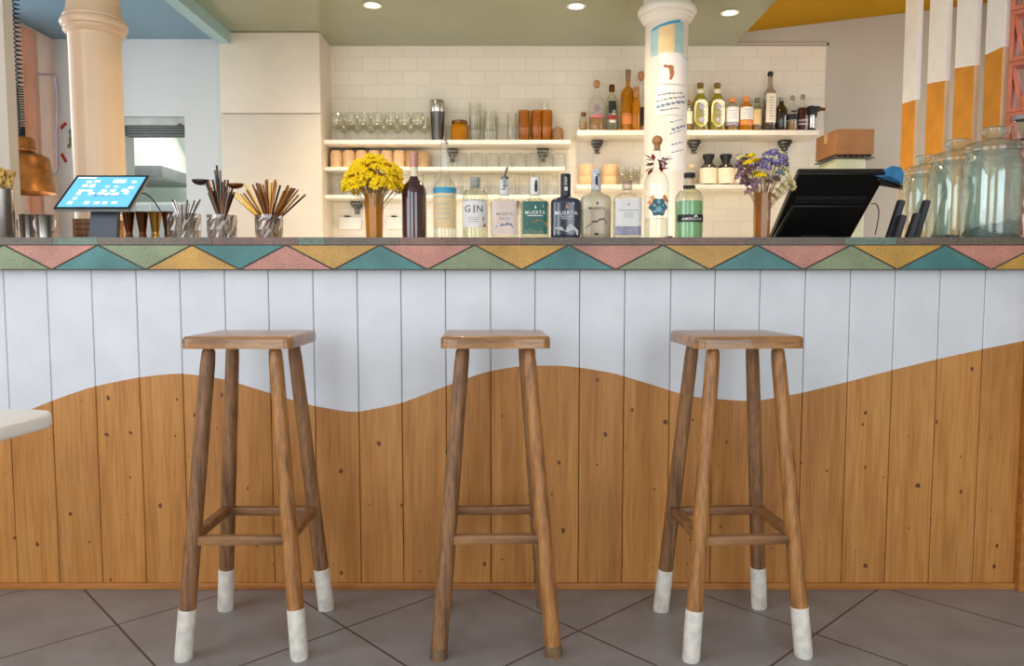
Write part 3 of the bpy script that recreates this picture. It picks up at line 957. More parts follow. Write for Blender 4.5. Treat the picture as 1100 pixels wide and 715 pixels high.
# ------------------------------------------------------------------ back shelves
YSF = 4.062           # shelf front edge
YI = 4.162            # line of the things on the shelves
SI = YI / F * .992
E = 3.6               # the shelf edge hides the foot of what stands on it, in px
def shelf(name, label, x0, x1, y_top, y_edge, brackets):
    z1 = at(500, y_top, YSF).z; z0 = at(500, y_edge, YSF).z
    t = thing(name, label, 'shelf', ((x0 + x1) / 2, YB - .014, z0))
    bm = bmn(); box(bm, x0 - t.location.x, x1 - t.location.x, YSF - YB + .014, 0, 0, z1 - z0, bev=.003)
    fin('board', bm, M['shelf'], t)
    for px in brackets:
        bx = at(px, y_top + 14, YB - .03).x - t.location.x
        bm = bmn()
        box(bm, bx - .030, bx + .030, -.06, 0, -.022, -.0005, bev=.003)
        box(bm, bx - .022, bx + .022, -.055, 0, -.036, -.022, bev=.003)
        box(bm, bx - .012, bx + .012, -.05, -.006, -.056, -.034, bev=.003)
        tube(bm, [(bx, -.03, -.056), (bx, -.03, -.068)], .007, 10)
        box(bm, bx - .016, bx + .016, -.034, -.026, -.07, -.064, bev=.001)
        fin('bracket', bm, M['dark_steel'], t)
    return z1
SH = lambda px: at(px, 150, YSF).x
zT = shelf('wall_shelf', 'top white shelf of the left set, carrying stemware, shaker and amber glasses', XCR + .001, SH(613), 150, 154.5, (385, 486, 583))
zM = shelf('wall_shelf', 'middle white shelf of the left set, lined with orange cups and short tumblers', XCR + .001, SH(607), 179, 183, ())
zB = shelf('wall_shelf', 'lowest white shelf of the left set, lined with tall clear glasses', XCR + .001, SH(607), 209, 213, (384, 552))
zU = shelf('wall_shelf', 'upper white shelf of the right set, carrying spirit bottles and a torch', SH(620), SH(880), 139.5, 145, (641, 745, 842))
zL = shelf('wall_shelf', 'lower white shelf of the right set, carrying cups and dark-necked bottles', SH(620), SH(838), 198, 202.5, ())
# white boxes with a dark slot on the tiles
for (px, lab) in ((377, 'white wall box with dark slot, behind the yellow flower vase'), (427, 'white wall box with dark slot, left of the red bottle')):
    p = at(px, 240, YB - .012)
    t = thing('socket_box', lab, 'socket', (p.x, YB - .012, p.z))
    bm = bmn(); box(bm, -.062, .062, -.03, 0, -.035, .035, bev=.005); fin('cover', bm, M['white'], t)
    bm = bmn(); box(bm, -.03, -.002, -.034, -.006, .0335, .042, bev=.001); fin('slot', bm, M['black'], t)

# back worktop under the shelves and floor-level cabinets
t = thing('back_counter', 'white back worktop on low cabinets along the tiled wall', 'counter', (0, 3.72, 0))
bm = bmn(); box(bm, XCR + .002, 2.3, -.02, YB - 3.72 - .014, .86, .90, bev=.004); fin('worktop_slab', bm, M['white'], t)
x = XCR + .004
while x < 2.2:
    bm = bmn(); box(bm, x, min(2.298, x + .55), .002, .535, .08, .858, bev=.002); d = fin('cabinet_body', bm, M['cupboard'], t)
    bm = bmn(); box(bm, x + .004, min(2.294, x + .546), -.016, .001, .1, .85, bev=.002); d = fin('door', bm, M['cupboard'], t)
    bm = bmn(); box(bm, x + .2, x + .35, -.03, -.016, .79, .802, bev=.003); fin('handle', bm, M['steel'], d)
    x += .552
bm = bmn(); box(bm, XCR + .004, 2.29, .04, .53, 0, .08); fin('plinth', bm, M['grey'], t)

# ------------------------------------------------------------------ glassware on the shelves
def shell(bm, prof, th=.0018, segs=20, base=.006):
    """open glass: outer profile from foot to rim, inner wall back down"""
    out = prof
    inn = [(max(.002, r - th), z) for r, z in prof[::-1] if z > base + .001]
    inn.append((max(.002, inn[-1][0] * .9), base))
    loft(bm, out + inn, segs)
def tumbler(r0, r1, h):
    bm = bmn(); shell(bm, [(r0 * .9, 0), (r0, .004), ((r0 + r1) / 2, h * .5), (r1, h)])
    return bm
def inverted(r0, r1, h, dome):
    """cup standing upside down: mouth at the bottom"""
    bm = bmn(); loft(bm, [(r0, 0), (r0, .006), (r1, h - dome), (r1 * .93, h - dome * .45), (r1 * .72, h - dome * .1), (r1 * .3, h)], 22)
    return bm
first = {}
def place(key, make, name, mat, label, cat, px, py, zsurf, Y=YI, group=None):
    loc = (at(px, py, Y).x, Y, zsurf)
    if key not in first:
        first[key] = solo(name, make(), mat, label, cat, loc, group)
        return first[key]
    o = first[key].copy(); COL.objects.link(o); o.location = loc; o['label'] = label
    if group: o['group'] = group
    return o
# stemware crowd
def stemglass():
    t = thing('wine_glass', 'clear stemmed glass in the crowd at the left end of the top shelf', 'glass', (0, 0, 0), 'stemmed glasses on the top shelf')
    bm = bmn(); loft(bm, [(.031, 0), (.031, .0015), (.012, .004), (.004, .010), (.0035, .055), (.006, .062)], 20); fin('stem', bm, M['g_shelf'], t)
    bm = bmn(); shell(bm, [(.006, .062), (.022, .072), (.034, .090), (.037, .108), (.034, .130), (.030, .148)], base=.066); fin('bowl', bm, M['g_shelf'], t)
    return t
proto = None
for tier, (Y, off, n) in enumerate(((4.112, 0, 7), (4.207, 7, 7))):
    for k in range(n):
        loc = (at(362.5 + off + k * 14.4, 140, Y).x, Y, zT)
        if proto is None:
            proto = stemglass(); proto.location = loc
        else:
            dup(proto, loc)
# cocktail shaker
s = SI
p = at(470, 140, YI)
t = thing('cocktail_shaker', 'two-piece cocktail shaker, dark tin with a bright steel cup on top', 'shaker', (p.x, YI, zT))
bm = bmn(); loft(bm, [(5.6 * s, 0), (6 * s, .6 * s), (6.2 * s, 4 * s), (7.6 * s, 29 * s), (7.9 * s, 32 * s)], 28); fin('dark_tin', bm, M['dark_steel'], t)
bm = bmn(); loft(bm, [(7.5 * s, 32 * s), (7.7 * s, 33 * s), (8.2 * s, 43.4 * s), (7.9 * s, 44 * s), (7.2 * s, 36 * s), (7.0 * s, 33 * s)], 28); fin('steel_cup', bm, M['steel'], t)
# amber jar
p = at(493.5, 140, YI)
t = thing('honey_jar', 'squat amber jar with a dark lid beside the cocktail shaker', 'jar', (p.x, YI, zT))
bm = bmn(); loft(bm, [(8.4 * s, 0), (9.4 * s, 1.2 * s), (9.4 * s, 16 * s), (8 * s, 19 * s), (7.4 * s, 20 * s)], 26); fin('glass_body', bm, M['g_amber'], t)
bm = bmn(); loft(bm, [(8.2 * s, 20 * s), (8.3 * s, 20.4 * s), (8.3 * s, 22.6 * s), (7.6 * s, 23.2 * s)], 26); fin('lid', bm, M['copper_dark'], t)
# stacked and tall clear glasses right of the jar
place('tall1', lambda: tumbler(6.2 * s, 6.6 * s, (24 + E) * s), 'highball_glass', M['g_shelf'], 'clear highball glass right of the amber jar, lower of a stack of two', 'glass', 510.5, 140, zT)
place('tall1', None, 'highball_glass', M['g_shelf'], 'clear highball glass with rounded base, upper of the stack right of the jar', 'glass', 510.5, 140, zT + 14.5 * s)
place('wide1', lambda: tumbler(8 * s, 8.2 * s, (24 + E) * s), 'pint_glass', M['g_shelf'], 'wide clear glass, lower one of the stack left of the straight glass', 'glass', 527, 140, zT)
place('mid1', lambda: tumbler(6.3 * s, 6.9 * s, 21 * s), 'pint_glass', M['g_shelf'], 'narrower clear glass nested on top of the wide clear glass', 'glass', 527, 140, zT + 12.5 * s)
place('str1', lambda: tumbler(5.4 * s, 5.6 * s, (27.5 + E) * s), 'highball_glass', M['g_shelf'], 'straight clear glass next to the amber highballs', 'glass', 550, 140, zT)
for px, nm in ((563, 'leftmost'), (576.5, 'middle'), (587, 'rightmost')):
    place('amb', lambda: tumbler(5.9 * s, 6.3 * s, (30 + E) * s), 'amber_glass', M['g_amber_dk'], nm + ' of three tall amber glasses on the top shelf', 'glass', px, 140, zT)
place('ambtop', lambda: tumbler(3.6 * s, 4 * s, 9 * s), 'shot_glass', M['g_shelf'], 'small clear shot glass sitting in the rightmost amber glass', 'glass', 585.5, 140, zT + (29 + E) * s)
bm = bmn(); loft(bm, [(6 * s, 0), (6.4 * s, 1 * s), (6.4 * s, 12 * s), (5.4 * s, 15 * s), (3 * s, 16.4 * s)], 24)
solo('ceramic_cup', bm, M['ceramic_br'], 'small brown cup upside down at the right end of the top shelf', 'cup', (at(599, 140, YI).x, YI, zT))
# orange cups, middle shelf
cups = [(361.5, 'first'), (375, 'second'), (388.5, 'third'), (402, 'fourth'), (415.5, 'fifth'), (429, 'sixth')]
for px, nm in cups:
    place('ocup', lambda: inverted(6.7 * s, 6.6 * s, (16.5 + E) * s, 5 * s), 'ceramic_cup', M['ceramic_or'], nm + ' cream orange cup from the cupboard, upside down on the middle shelf', 'cup', px, 172, zM)
for px, nm in ((442, 'left'), (455, 'right')):
    place('tcup', lambda: inverted(6.6 * s, 6.5 * s, (16 + E) * s, 5 * s), 'ceramic_cup', M['ceramic_tan'], nm + ' one of the two darker tan cups behind the red bottle neck', 'cup', px, 172, zM)
for k, px in enumerate((494, 512, 529, 543, 558, 572, 587, 601)):
    wide = 9 if k == 0 else 7.2
    place('short%d' % (k == 0), lambda: inverted(wide * s, wide * .96 * s, (13.5 + E) * s, 2.5 * s), 'tumbler', M['g_shelf'],
          'wide upturned clear tumbler left of the row on the middle shelf' if k == 0 else 'short clear tumbler upturned in the row at the right of the middle shelf', 'glass', px, 172, zM, group='short tumblers on the middle shelf')
# tall glasses, lowest shelf
for k, px in enumerate((361.5, 375, 389, 448, 461, 474, 489, 503, 518, 533, 548, 563, 578, 593)):
    left = px < 400
    place('tallb', lambda: inverted(6.6 * s, 6.4 * s, (22.5 + E) * s, 2.2 * s), 'highball_glass', M['g_shelf'],
          'tall clear glass beside the cupboard on the lowest shelf' if left else 'tall clear glass upturned in the row behind the bar bottles', 'glass', px, 200, zB,
          group='tall glasses by the cupboard' if left else 'tall glasses behind the bar bottles')
# cups on the right lower shelf
sL = SI
for (px, lv, nm) in ((629.5, 0, 'lower orange banded cup of the stack at the left end of the lower right shelf'), (629.5, 1, 'upper orange banded cup of the stack at the left end of the lower right shelf'),
                     (655, 0, 'lower orange banded cup of the stack beside the stemmed glasses'), (655, 1, 'upper orange banded cup of the stack beside the stemmed glasses')):
    def mk():
        bm = bmn(); shell(bm, [(7.2 * s, 0), (7.8 * s, .8 * s), (8 * s, 8.4 * s), (8 * s, 11.2 * s)], base=.01); return bm
    place('bcup', mk, 'ceramic_cup', M['ceramic_or'], nm, 'cup', px, 190, zL + lv * 11.4 * s)
for px, Y in ((670, 4.130), (678, 4.202), (686, 4.130)):
    def mk():
        bm = bmn(); loft(bm, [(.026, 0), (.026, .0015), (.01, .004), (.0035, .008), (.0035, .028), (.006, .034)], 18)
        shell(bm, [(.006, .034), (.022, .042), (.030, .06), (.032, .10)], base=.037); return bm
    place('cpe', mk, 'stemmed_glass', M['g_shelf'], 'small clear stemmed glass on the lower right shelf left of the column', 'glass', px, 190, zL, Y, group='small stemmed glasses left of the column')
bm = bmn(); box(bm, -.02, .02, -.04, .04, 0, .115, bev=.004)
solo('white_tin', bm, M['white'], 'narrow white box at the column end of the lower right shelf', 'box', (at(691, 180, 4.184).x + .005, 4.211, zL))

# ------------------------------------------------------------------ bottles
BAR = ZT
def raise_(bm, dz):
    bmesh.ops.translate(bm, verts=bm.verts, vec=(0, 0, dz))
def bottle(name, label, px, Y, z, prof, gl, n=2.0, depth=1.0, liquid=None, lvl=0, stopper=None, smat=None, cat='bottle', group=None, segs=32, th=1.0):
    """prof: (halfwidth px, height px) seen from the front"""
    s = Y / F * .997
    p = at(px, 230, Y)
    # the edge of the bar or shelf hides the foot of the bottle: heights were read above that edge
    e = row(Y, z) - {BAR: 255.0, zU: 139.0, zL: 198.0}[z]
    up_ = lambda q: [(r, h if h < 2.9 else h + e) for r, h in q]
    prof = up_(prof); lvl = lvl + e
    if stopper: stopper = [(r, h + e) for r, h in stopper]
    t = thing(name, label, cat, (p.x, Y, z), group)
    def L_(pr, k=1.0, zoff=0):
        out = []
        nmax = max(r for r, h in prof)
        for r, h in pr:
            d = depth if r > nmax * .75 else depth + (1 - depth) * (1 - r / (nmax * .75))
            nn = n if r > nmax * .75 else 2.0
            out.append(((r * k * s, r * k * s * d), h * s, nn))
        return out
    bm = bmn(); loft(bm, L_(prof), segs, cap1=True); fin('glass_body', bm, gl, t)
    if liquid:
        inn = [(max(.5, r - th), h) for r, h in prof if h <= lvl]
        inn[0] = (inn[0][0], max(1.2, inn[0][1]))
        inn = [(r, max(1.2, h)) for r, h in inn]
        # interpolate at the fill level
        for (r0, ha), (r1, hb) in zip(prof, prof[1:]):
            if ha <= lvl < hb:
                inn.append((max(.5, r0 + (r1 - r0) * (lvl - ha) / (hb - ha) - th), lvl))
        q = [inn[0]]
        for a in inn[1:]:
            if a[1] > q[-1][1] + .05: q.append(a)
        bm = bmn(); loft(bm, L_(q), segs); fin('liquid', bm, liquid, t)
    if stopper:
        bm = bmn(); loft(bm, [(r * s, h * s) for r, h in stopper], 22); fin('stopper', bm, smat, t)
    R = max(r for r, h in prof)
    return t, Front(s, R, n, depth, z0=e * s), s
YBT = 2.387
EB = row(YBT, ZT) - 255
# red bottle
t, f, s = bottle('liqueur_bottle', 'dark red bottle with pinkish foil neck beside the yellow flowers', 445, YBT, BAR,
    [(11.8, 0), (12.9, 1.2), (13.2, 4), (13.2, 46), (12.6, 51), (10, 56), (6, 60), (4.6, 62.5), (4.1, 66), (3.9, 82)], M['wine_bottle'])
bm = bmn(); loft(bm, [(4.3 * s, 64 * s), (4.4 * s, 64.4 * s), (4.3 * s, 74 * s)], 24); raise_(bm, EB * s); fin('neck_band', bm, M['cream'], t)
bm = bmn(); loft(bm, [(4.35 * s, 74 * s), (4.2 * s, 80 * s), (3.6 * s, 84 * s), (3.6 * s, 89 * s), (2.4 * s, 90 * s)], 24); raise_(bm, EB * s); fin('foil', bm, M['foil'], t)
# tall clear bottle with blue band
t, f, s = bottle('spirit_bottle', 'tall clear bottle with blue label band, long neck and pourer', 478, YBT, BAR,
    [(11.5, 0), (12.4, 1), (12.6, 3), (12.6, 49), (11.8, 54), (8.5, 59), (5.6, 63), (4.6, 70), (3.9, 92), (4.4, 98), (4.5, 99)], M['g_clear'],
    liquid=M['l_clear'], lvl=50, stopper=[(3.6, 99), (3.6, 101), (2.2, 102), (1.4, 106), (1.0, 107)], smat=M['steel'])
bm = bmn(); f.patch(bm, -11.8, 11.8, 9, 45.5, .0008); lb = fin('label', bm, M['peachprint'], t)
bm = bmn(); f.patch(bm, -12.2, 12.2, 46, 52, .0009); fin('blue_band', bm, M['cyan'], lb)
bm = bmn(); f.patch(bm, -12, 12, 41.5, 43, .0012)
for k in range(4): f.patch(bm, -7, 7, 34 - k * 5, 34.8 - k * 5, .0012)
fin('print_lines', bm, M['skyprint'], lb)
# GIN
t, f, s = bottle('gin_bottle', 'round shouldered pale green bottle lettered GIN', 510.5, YBT, BAR,
    [(12.4, 0), (13.6, 1.2), (13.8, 3), (13.8, 42), (13.2, 46), (10.5, 50), (6.5, 52), (5, 53), (5, 57)], M['g_pale'], liquid=M['l_clear'], lvl=39,
    stopper=[(4.8, 53.5), (5.2, 54), (5.4, 58), (4.9, 58.5), (4.9, 59), (5.4, 59.4), (5.4, 62.5), (5, 63.4)], smat=M['grey'])
bm = bmn(); f.patch(bm, -12.8, 12.4, 10, 39, .0008); lb = fin('label', bm, M['paper'], t)
bm = bmn()
f.text(bm, 'G', 10, -7.4, 29, .0016, sx=.92)
f.patch(bm, -1.0, 0.1, 25.6, 32.5, .0016, nx=2)
f.text(bm, 'N', 10, 5.4, 29, .0016, sx=.92)
for x0, x1, y in ((-0.9, .0, 25.6), (-0.9, .0, 32.5)):
    f.patch(bm, x0 - .6, x1 + .6, y - .25, y + .25, .0017, nx=2)
f.patch(bm, -11.5, 11.5, 38, 38.5, .0012)
fin('lettering', bm, M['ink'], lb)
bm = bmn()
for k in range(3): f.patch(bm, -7, 4, 20 - k * 2.2, 20.5 - k * 2.2, .0013, nx=6)
fin('lettering', bm, M['greyink'], lb)
bm = bmn()
for k in range(16):
    x, h = 9.6 + R_.uniform(-1.6, 1.6), 15 + R_.uniform(-5, 6)
    ball(bm, f.pt(x, h, .0012), .9 * s, 1, 0, (1, .2, 1))
fin('botanical_print', bm, M['brownink'], lb)
# five flask shaped bottles from one distillery
FL = [(14.6, 0), (15.8, 1.4), (16, 4), (16.2, 40), (15.6, 43), (13, 45.3), (7, 47.5), (5.2, 49)]
def crescent(bm, f, cx, cz, r, off, mi=0):
    pts = []
    for k in range(9):
        a = -1.2 + 2.4 * k / 8; pts.append((cx + r * math.cos(a), cz + r * math.sin(a)))
    for k in range(9):
        a = 1.2 - 2.4 * k / 8; pts.append((cx + r * .35 + r * .62 * math.cos(a) - r * .25, cz + r * .75 * math.sin(a)))
    f.poly(bm, pts, off, mi)
def drop(bm, f, cx, cz, h, off, mi=0):
    f.poly(bm, [(cx, cz + h), (cx + h * .42, cz + h * .35), (cx + h * .3, cz - h * .1), (cx + h * .05, cz + h * .12), (cx - h * .25, cz - h * .3), (cx - h * .1, cz + h * .3)], off, mi)
# clear, dusty pink label
t, f, s = bottle('spirit_bottle', 'flask bottle with dusty pink label and a steel pourer', 542, YBT, BAR, [(r * .97, h * .86) for r, h in FL] + [(4.9, 56), (4.7, 64)], M['g_clear'], 3.0, .62, M['l_clear'], 38)
bm = bmn(); loft(bm, [(4.9 * s, 45 * s), (5.1 * s, 45.5 * s), (4.9 * s, 61 * s)], 22); raise_(bm, EB * s); sl_ = fin('neck_sleeve', bm, M['paper'], t)
bm = bmn(); fn = Front(s, 5.1, z0=EB * s)
for k in range(9): fn.patch(bm, R_.uniform(-3.5, 0), R_.uniform(.5, 3.5), 50 + k * 1.2, 50.7 + k * 1.2, .001, nx=4)
fin('sleeve_print', bm, M['ink'], sl_)
bm = bmn(); loft(bm, [(4.4 * s, 61 * s), (4.4 * s, 63.5 * s), (1.6 * s, 65 * s)], 16); tube(bm, [(0, 0, 64.5 * s), (.6 * s, 0, 67 * s), (2.6 * s, 0, 72 * s), (3.2 * s, 0, 74.5 * s)], [1.4 * s, 1.3 * s, 1.1 * s, .9 * s], 10); raise_(bm, EB * s); fin('pourer', bm, M['dark_steel'], t)
bm = bmn(); f.patch(bm, -13, 13, 3, 38, .0008); lb = fin('label', bm, M['pinkprint'], t)
bm = bmn(); f.text(bm, 'MUERTA', 4.1, 0, 24, .0014, bold=.02, sx=1.0); fin('lettering', bm, M['greyink'], lb)
bm = bmn(); f.poly(bm, [(-10, 9), (-8, 12), (-5, 11.5), (-3, 14.5), (0, 13), (3, 16), (5, 14), (7, 15), (9, 11), (10, 9)], .0013)
for k in range(3): f.patch(bm, -6, 6, 20.5 - k * 1.3, 20.9 - k * 1.3, .0012, nx=6)
fin('mountain_print', bm, M['bluegrey'], lb)
# teal label
t, f, s = bottle('spirit_bottle', 'flask bottle with dark teal label and ochre hill print', 574.5, YBT, BAR, [(r * .97, h * .86) for r, h in FL] + [(4.8, 54), (4.8, 60)], M['g_pale'], 3.0, .62, M['l_clear'], 38)
bm = bmn(); loft(bm, [(5 * s, 45 * s), (5.2 * s, 45.5 * s), (5.1 * s, 61 * s), (4.9 * s, 63.4 * s)], 22); raise_(bm, EB * s); sl_ = fin('neck_sleeve', bm, M['paper'], t)
bm = bmn(); fn = Front(s, 5.2, z0=EB * s); fn.poly(bm, [(-.5, 48), (2.2, 48), (2.6, 54), (2, 60), (.2, 60), (-.6, 54)], .001); fin('sleeve_print', bm, M['ink'], sl_)
bm = bmn(); f.patch(bm, -13.2, 13.2, 3, 37.5, .0008); lb = fin('label', bm, M['tealprint'], t)
bm = bmn(); f.text(bm, 'MUERTA', 5.0, 0, 25.5, .0015, bold=.05); f.patch(bm, -8, 8, 22, 22.9, .0014, nx=6); drop(bm, f, 0, 30, 3.4, .0014)
crescent(bm, f, 7.5, 32.5, 1.5, .0014); fin('lettering', bm, M['paper'], lb)
bm = bmn(); f.poly(bm, [(-12.6, 11), (-9, 14), (-4, 15), (0, 16.5), (3, 18.6), (7, 17.5), (10, 15.5), (12.6, 14.5), (12.6, 11)], .0013); fin('hill_print', bm, M['hill'], lb)
bm = bmn()
for k in range(10): f.patch(bm, -11 + k * 2.1, -10 + k * 2.1, 3.6, 6 + 3 * R_.random(), .0013, nx=2)
fin('grass_print', bm, M['sage'], lb)
# navy
t, f, s = bottle('spirit_bottle', 'navy blue flask bottle with silver mountain print and black neck', 607.5, YBT, BAR, [(r, h * .90) for r, h in FL] + [(5, 54), (5, 60)], M['navy'], 3.0, .62)
bm = bmn(); loft(bm, [(5.2 * s, 43.5 * s), (5.4 * s, 44.4 * s), (5.3 * s, 66 * s), (5 * s, 67 * s)], 22); raise_(bm, EB * s); sl_ = fin('neck_sleeve', bm, M['navy_cap'], t)
bm = bmn(); fn = Front(s, 5.4, z0=EB * s); fn.patch(bm, -1.6, 1.8, 49, 53, .001, nx=4)
for k in range(5): fn.patch(bm, -1.5, R_.uniform(.3, 1.8), 55 + k * 1.8, 56 + k * 1.8, .001, nx=4)
fin('sleeve_print', bm, M['silver'], sl_)
bm = bmn(); f.text(bm, 'MUERTA', 5.6, 0, 25, .0012, bold=.06); f.patch(bm, -7, 7, 21.5, 22, .0012, nx=6); f.text(bm, 'TEQUILA', 2.4, 0, 19.5, .0012, bold=.03)
crescent(bm, f, 6.4, 35, 2, .0012); fin('lettering', bm, M['paper'], t)
bm = bmn(); drop(bm, f, 0, 30.5, 4, .0012); fin('flame_mark', bm, M['orangeprint'], t)
bm = bmn(); f.poly(bm, [(-13, 1.6), (-13, 9), (-11, 10.5), (-8, 10), (-5, 11), (-3, 9), (-1.5, 6), (0, 8), (2, 12), (4, 14), (6.5, 12.5), (8.5, 11), (10.5, 9), (13, 7), (13, 1.6)], .0012); fin('mountain_print', bm, M['silver'], t)
# pale frosted
t, f, s = bottle('spirit_bottle', 'frosted clear flask bottle with black mountain ridge print', 640, YBT, BAR, [(r, h * .98) for r, h in FL] + [(5, 56), (5, 60)], M['g_frost'], 3.0, .62, M['l_honey'], 30)
bm = bmn(); loft(bm, [(5.1 * s, 50 * s), (5.3 * s, 51 * s), (5.2 * s, 70 * s), (4.8 * s, 71.6 * s)], 22); raise_(bm, EB * s); sl_ = fin('neck_sleeve', bm, M['silver'], t)
bm = bmn(); fn = Front(s, 5.3, z0=EB * s); fn.patch(bm, -1.3, 1.3, 55, 64, .001, nx=4); fn.poly(bm, [(.6, 64.6), (3, 65.6), (3.4, 67), (1, 66)], .001); fin('sleeve_print', bm, M['ink'], sl_)
bm = bmn(); f.text(bm, 'MUERTA', 4.0, 0, 30, .0012, bold=.02); drop(bm, f, 0, 34, 4, .0012)
ridge = [(-12, 9.5), (-8, 12.5), (-6.5, 13), (-5, 16), (-1, 16.6), (0, 16), (3, 18.5), (5, 18.8), (5.6, 18), (7, 20), (8.4, 18.5), (11, 14)]
for a, b in zip(ridge, ridge[1:]):
    w = .55 + .3 * (a[0] > -6)
    f.poly(bm, [(a[0], a[1] - w), (b[0], b[1] - w), (b[0], b[1] + w * .6), (a[0], a[1] + w * .6)], .0012)
f.patch(bm, -2, 2, 2, 4.2, .0012, nx=4)
fin('lettering', bm, M['ink'], t)
# white rectangular label
t, f, s = bottle('spirit_bottle', 'squat square bottle with big white label and lilac base print', 673.5, YBT, BAR,
    [(13.6, 0), (14.6, 1), (14.8, 3), (14.8, 40), (13.6, 43), (8, 46), (4, 47.5), (3.6, 52)], M['g_clear'], 5.0, .8, M['l_clear'], 38,
    [(3.6, 50), (5.2, 50.6), (5.4, 52), (5.4, 58.5), (4.8, 59.6)], M['g_smoke'])
bm = bmn(); f.patch(bm, -13.6, 13.6, 11.5, 40, .0008); lb = fin('label', bm, M['paper'], t)
bm = bmn(); f.patch(bm, -13.6, 13.6, 1.6, 11.2, .0008); fin('lower_label', bm, M['lilac'], t)
bm = bmn()
x = -10.5
for k in range(9): f.patch(bm, x, x + 1.4, 27.4, 28.4, .0013, nx=2); x += 2.4
for k in range(3): f.patch(bm, -5, 5, 24.5 - k * 2, 24.9 - k * 2, .0013, nx=4)
for k in range(4): f.patch(bm, -11 + k, 10 - k * 2, 9.4 - k * 2, 9.8 - k * 2, .0013, nx=4)
fin('lettering', bm, M['greyink'], lb)
bm = bmn(); ball(bm, f.pt(0, 34, .0012), 1.2 * s, 1, 0, (1, .2, 1.3)); fin('crest', bm, M['orangeprint'], lb)
# tall ornamental bottle with ball stopper and flowers
t, f, s = bottle('ornamental_bottle', 'tall clear bottle with cork ball stopper, red flower wreath and teal emblem', 705, YBT, BAR,
    [(11.6, 0), (12.8, 1.2), (13, 4), (13, 56), (12.4, 61), (10, 66), (6, 70), (4.4, 74), (4, 80), (4, 90), (4.6, 92)], M['g_clear'],
    liquid=M['l_clear'], lvl=20)
bm = bmn(); loft(bm, [(3.3 * s, 92 * s), (3.3 * s, 97 * s), (2.6 * s, 98 * s)], 16); ball(bm, (0, 0, 102 * s), 5.6 * s, 3); raise_(bm, EB * s); fin('stopper', bm, M['cork'], t)
bm = bmn()
rr = random.Random(5)
for k in range(11):
    a = rr.uniform(0, 2 * PI); h = rr.uniform(70, 84); R0 = 5 * s
    c = Vector((math.cos(a) * R0, math.sin(a) * R0, h * s)); d = Vector((math.cos(a), math.sin(a) * .8, rr.uniform(-.7, .6))).normalized()
    for j in range(3):
        d2 = (d + Vector((rr.uniform(-.5, .5), rr.uniform(-.5, .5), rr.uniform(-.5, .5)))).normalized()
        L2 = rr.uniform(8, 14) * s
        sd = d2.cross(Vector((0, 0, 1))).normalized() * 2.6 * s
        up_ = d2.cross(sd).normalized() * .5 * s
        m_ = c + d2 * L2 * .55
        a0, a1 = bm.verts.new(c), bm.verts.new(c + d2 * L2)
        b0, b1, u0 = bm.verts.new(m_ + sd), bm.verts.new(m_ - sd), bm.verts.new(m_ + up_)
        for q in ((a0, b0, u0), (b0, a1, u0), (a1, b1, u0), (b1, a0, u0), (a0, b1, a1), (a0, a1, b0)): bm.faces.new(q)
raise_(bm, EB * s); wreath = fin('flower_wreath', bm, M['darkred'], t, smooth=False)
bm = bmn()
for k in range(7):
    a = rr.uniform(-PI, 0) ; h = rr.uniform(72, 83)
    ball(bm, (math.cos(a) * 9 * s, math.sin(a) * 7 * s, h * s), 1.5 * s, 1)
raise_(bm, EB * s); fin('berries', bm, M['mauve'], wreath)
bm = bmn()
f.poly(bm, [(9 * math.cos(a) * (1 + .12 * math.cos(6 * a)), 31 + 9.2 * math.sin(a) * (1 + .1 * math.cos(6 * a))) for a in [2 * PI * k / 36 for k in range(36)]], .0012); em = fin('emblem', bm, M['emblem'], t)
bm = bmn()
for (cx, cz, r) in ((0, 29, 3.2), (0, 36.5, 2), (-4.6, 33, 1.6), (4.6, 33, 1.6), (-4, 26.5, 1.4), (4, 26.5, 1.4)):
    f.poly(bm, [(cx + r * (1 + .25 * math.cos(5 * a)) * math.cos(a), cz + r * (1 + .25 * math.cos(5 * a)) * math.sin(a)) for a in [2 * PI * k / 20 for k in range(20)]], .0018)
fin('emblem_flowers', bm, M['emblem2'], em)
bm = bmn()
for (cx, cz) in ((-6.5, 41), (6.5, 41.5), (-8.6, 36), (9, 38)):
    f.poly(bm, [(cx + 2.2 * math.cos(a) * (1 + .3 * math.cos(4 * a)), cz + 2.4 * math.sin(a) * (1 + .3 * math.cos(4 * a))) for a in [2 * PI * k / 16 for k in range(16)]], .0015)
fin('emblem_red_leaves', bm, M['orangeprint'], em)
# glass of pale green in front of the column foot
bm = bmn(); box(bm, -.011, .011, -.012, .012, 0, .017, bev=.002)
solo('bar_clip', bm, M['black_soft'], 'small black block between the ornamental and the green bottle', 'block', (at(720.5, 245, YBT + .05).x, YBT + .08, BAR))
# green bottle
t, f, s = bottle('liqueur_bottle', 'green filled round bottle with black label band lettered AMERICAN', 740, YBT, BAR,
    [(13.4, 0), (14.6, 1.4), (14.8, 4), (14.8, 40), (14, 44), (11, 48.5), (7, 51), (5.4, 52.5), (5.2, 63)], M['g_pale'], liquid=M['l_green'], lvl=38)
bm = bmn(); loft(bm, [(5.4 * s, 52 * s), (6.4 * s, 52.4 * s), (6.4 * s, 54.6 * s), (5.4 * s, 55 * s)], 22); raise_(bm, EB * s); fin('neck_ring', bm, M['black_soft'], t)
bm = bmn(); loft(bm, [(5.7 * s, 63 * s), (5.9 * s, 63.4 * s), (5.9 * s, 67.6 * s), (5.5 * s, 68 * s)], 22); raise_(bm, EB * s); fin('cap', bm, M['black_soft'], t)
bm = bmn(); f.patch(bm, -13.4, 14.2, 15.6, 23.4, .0008); lb = fin('label_band', bm, M['black'], t)
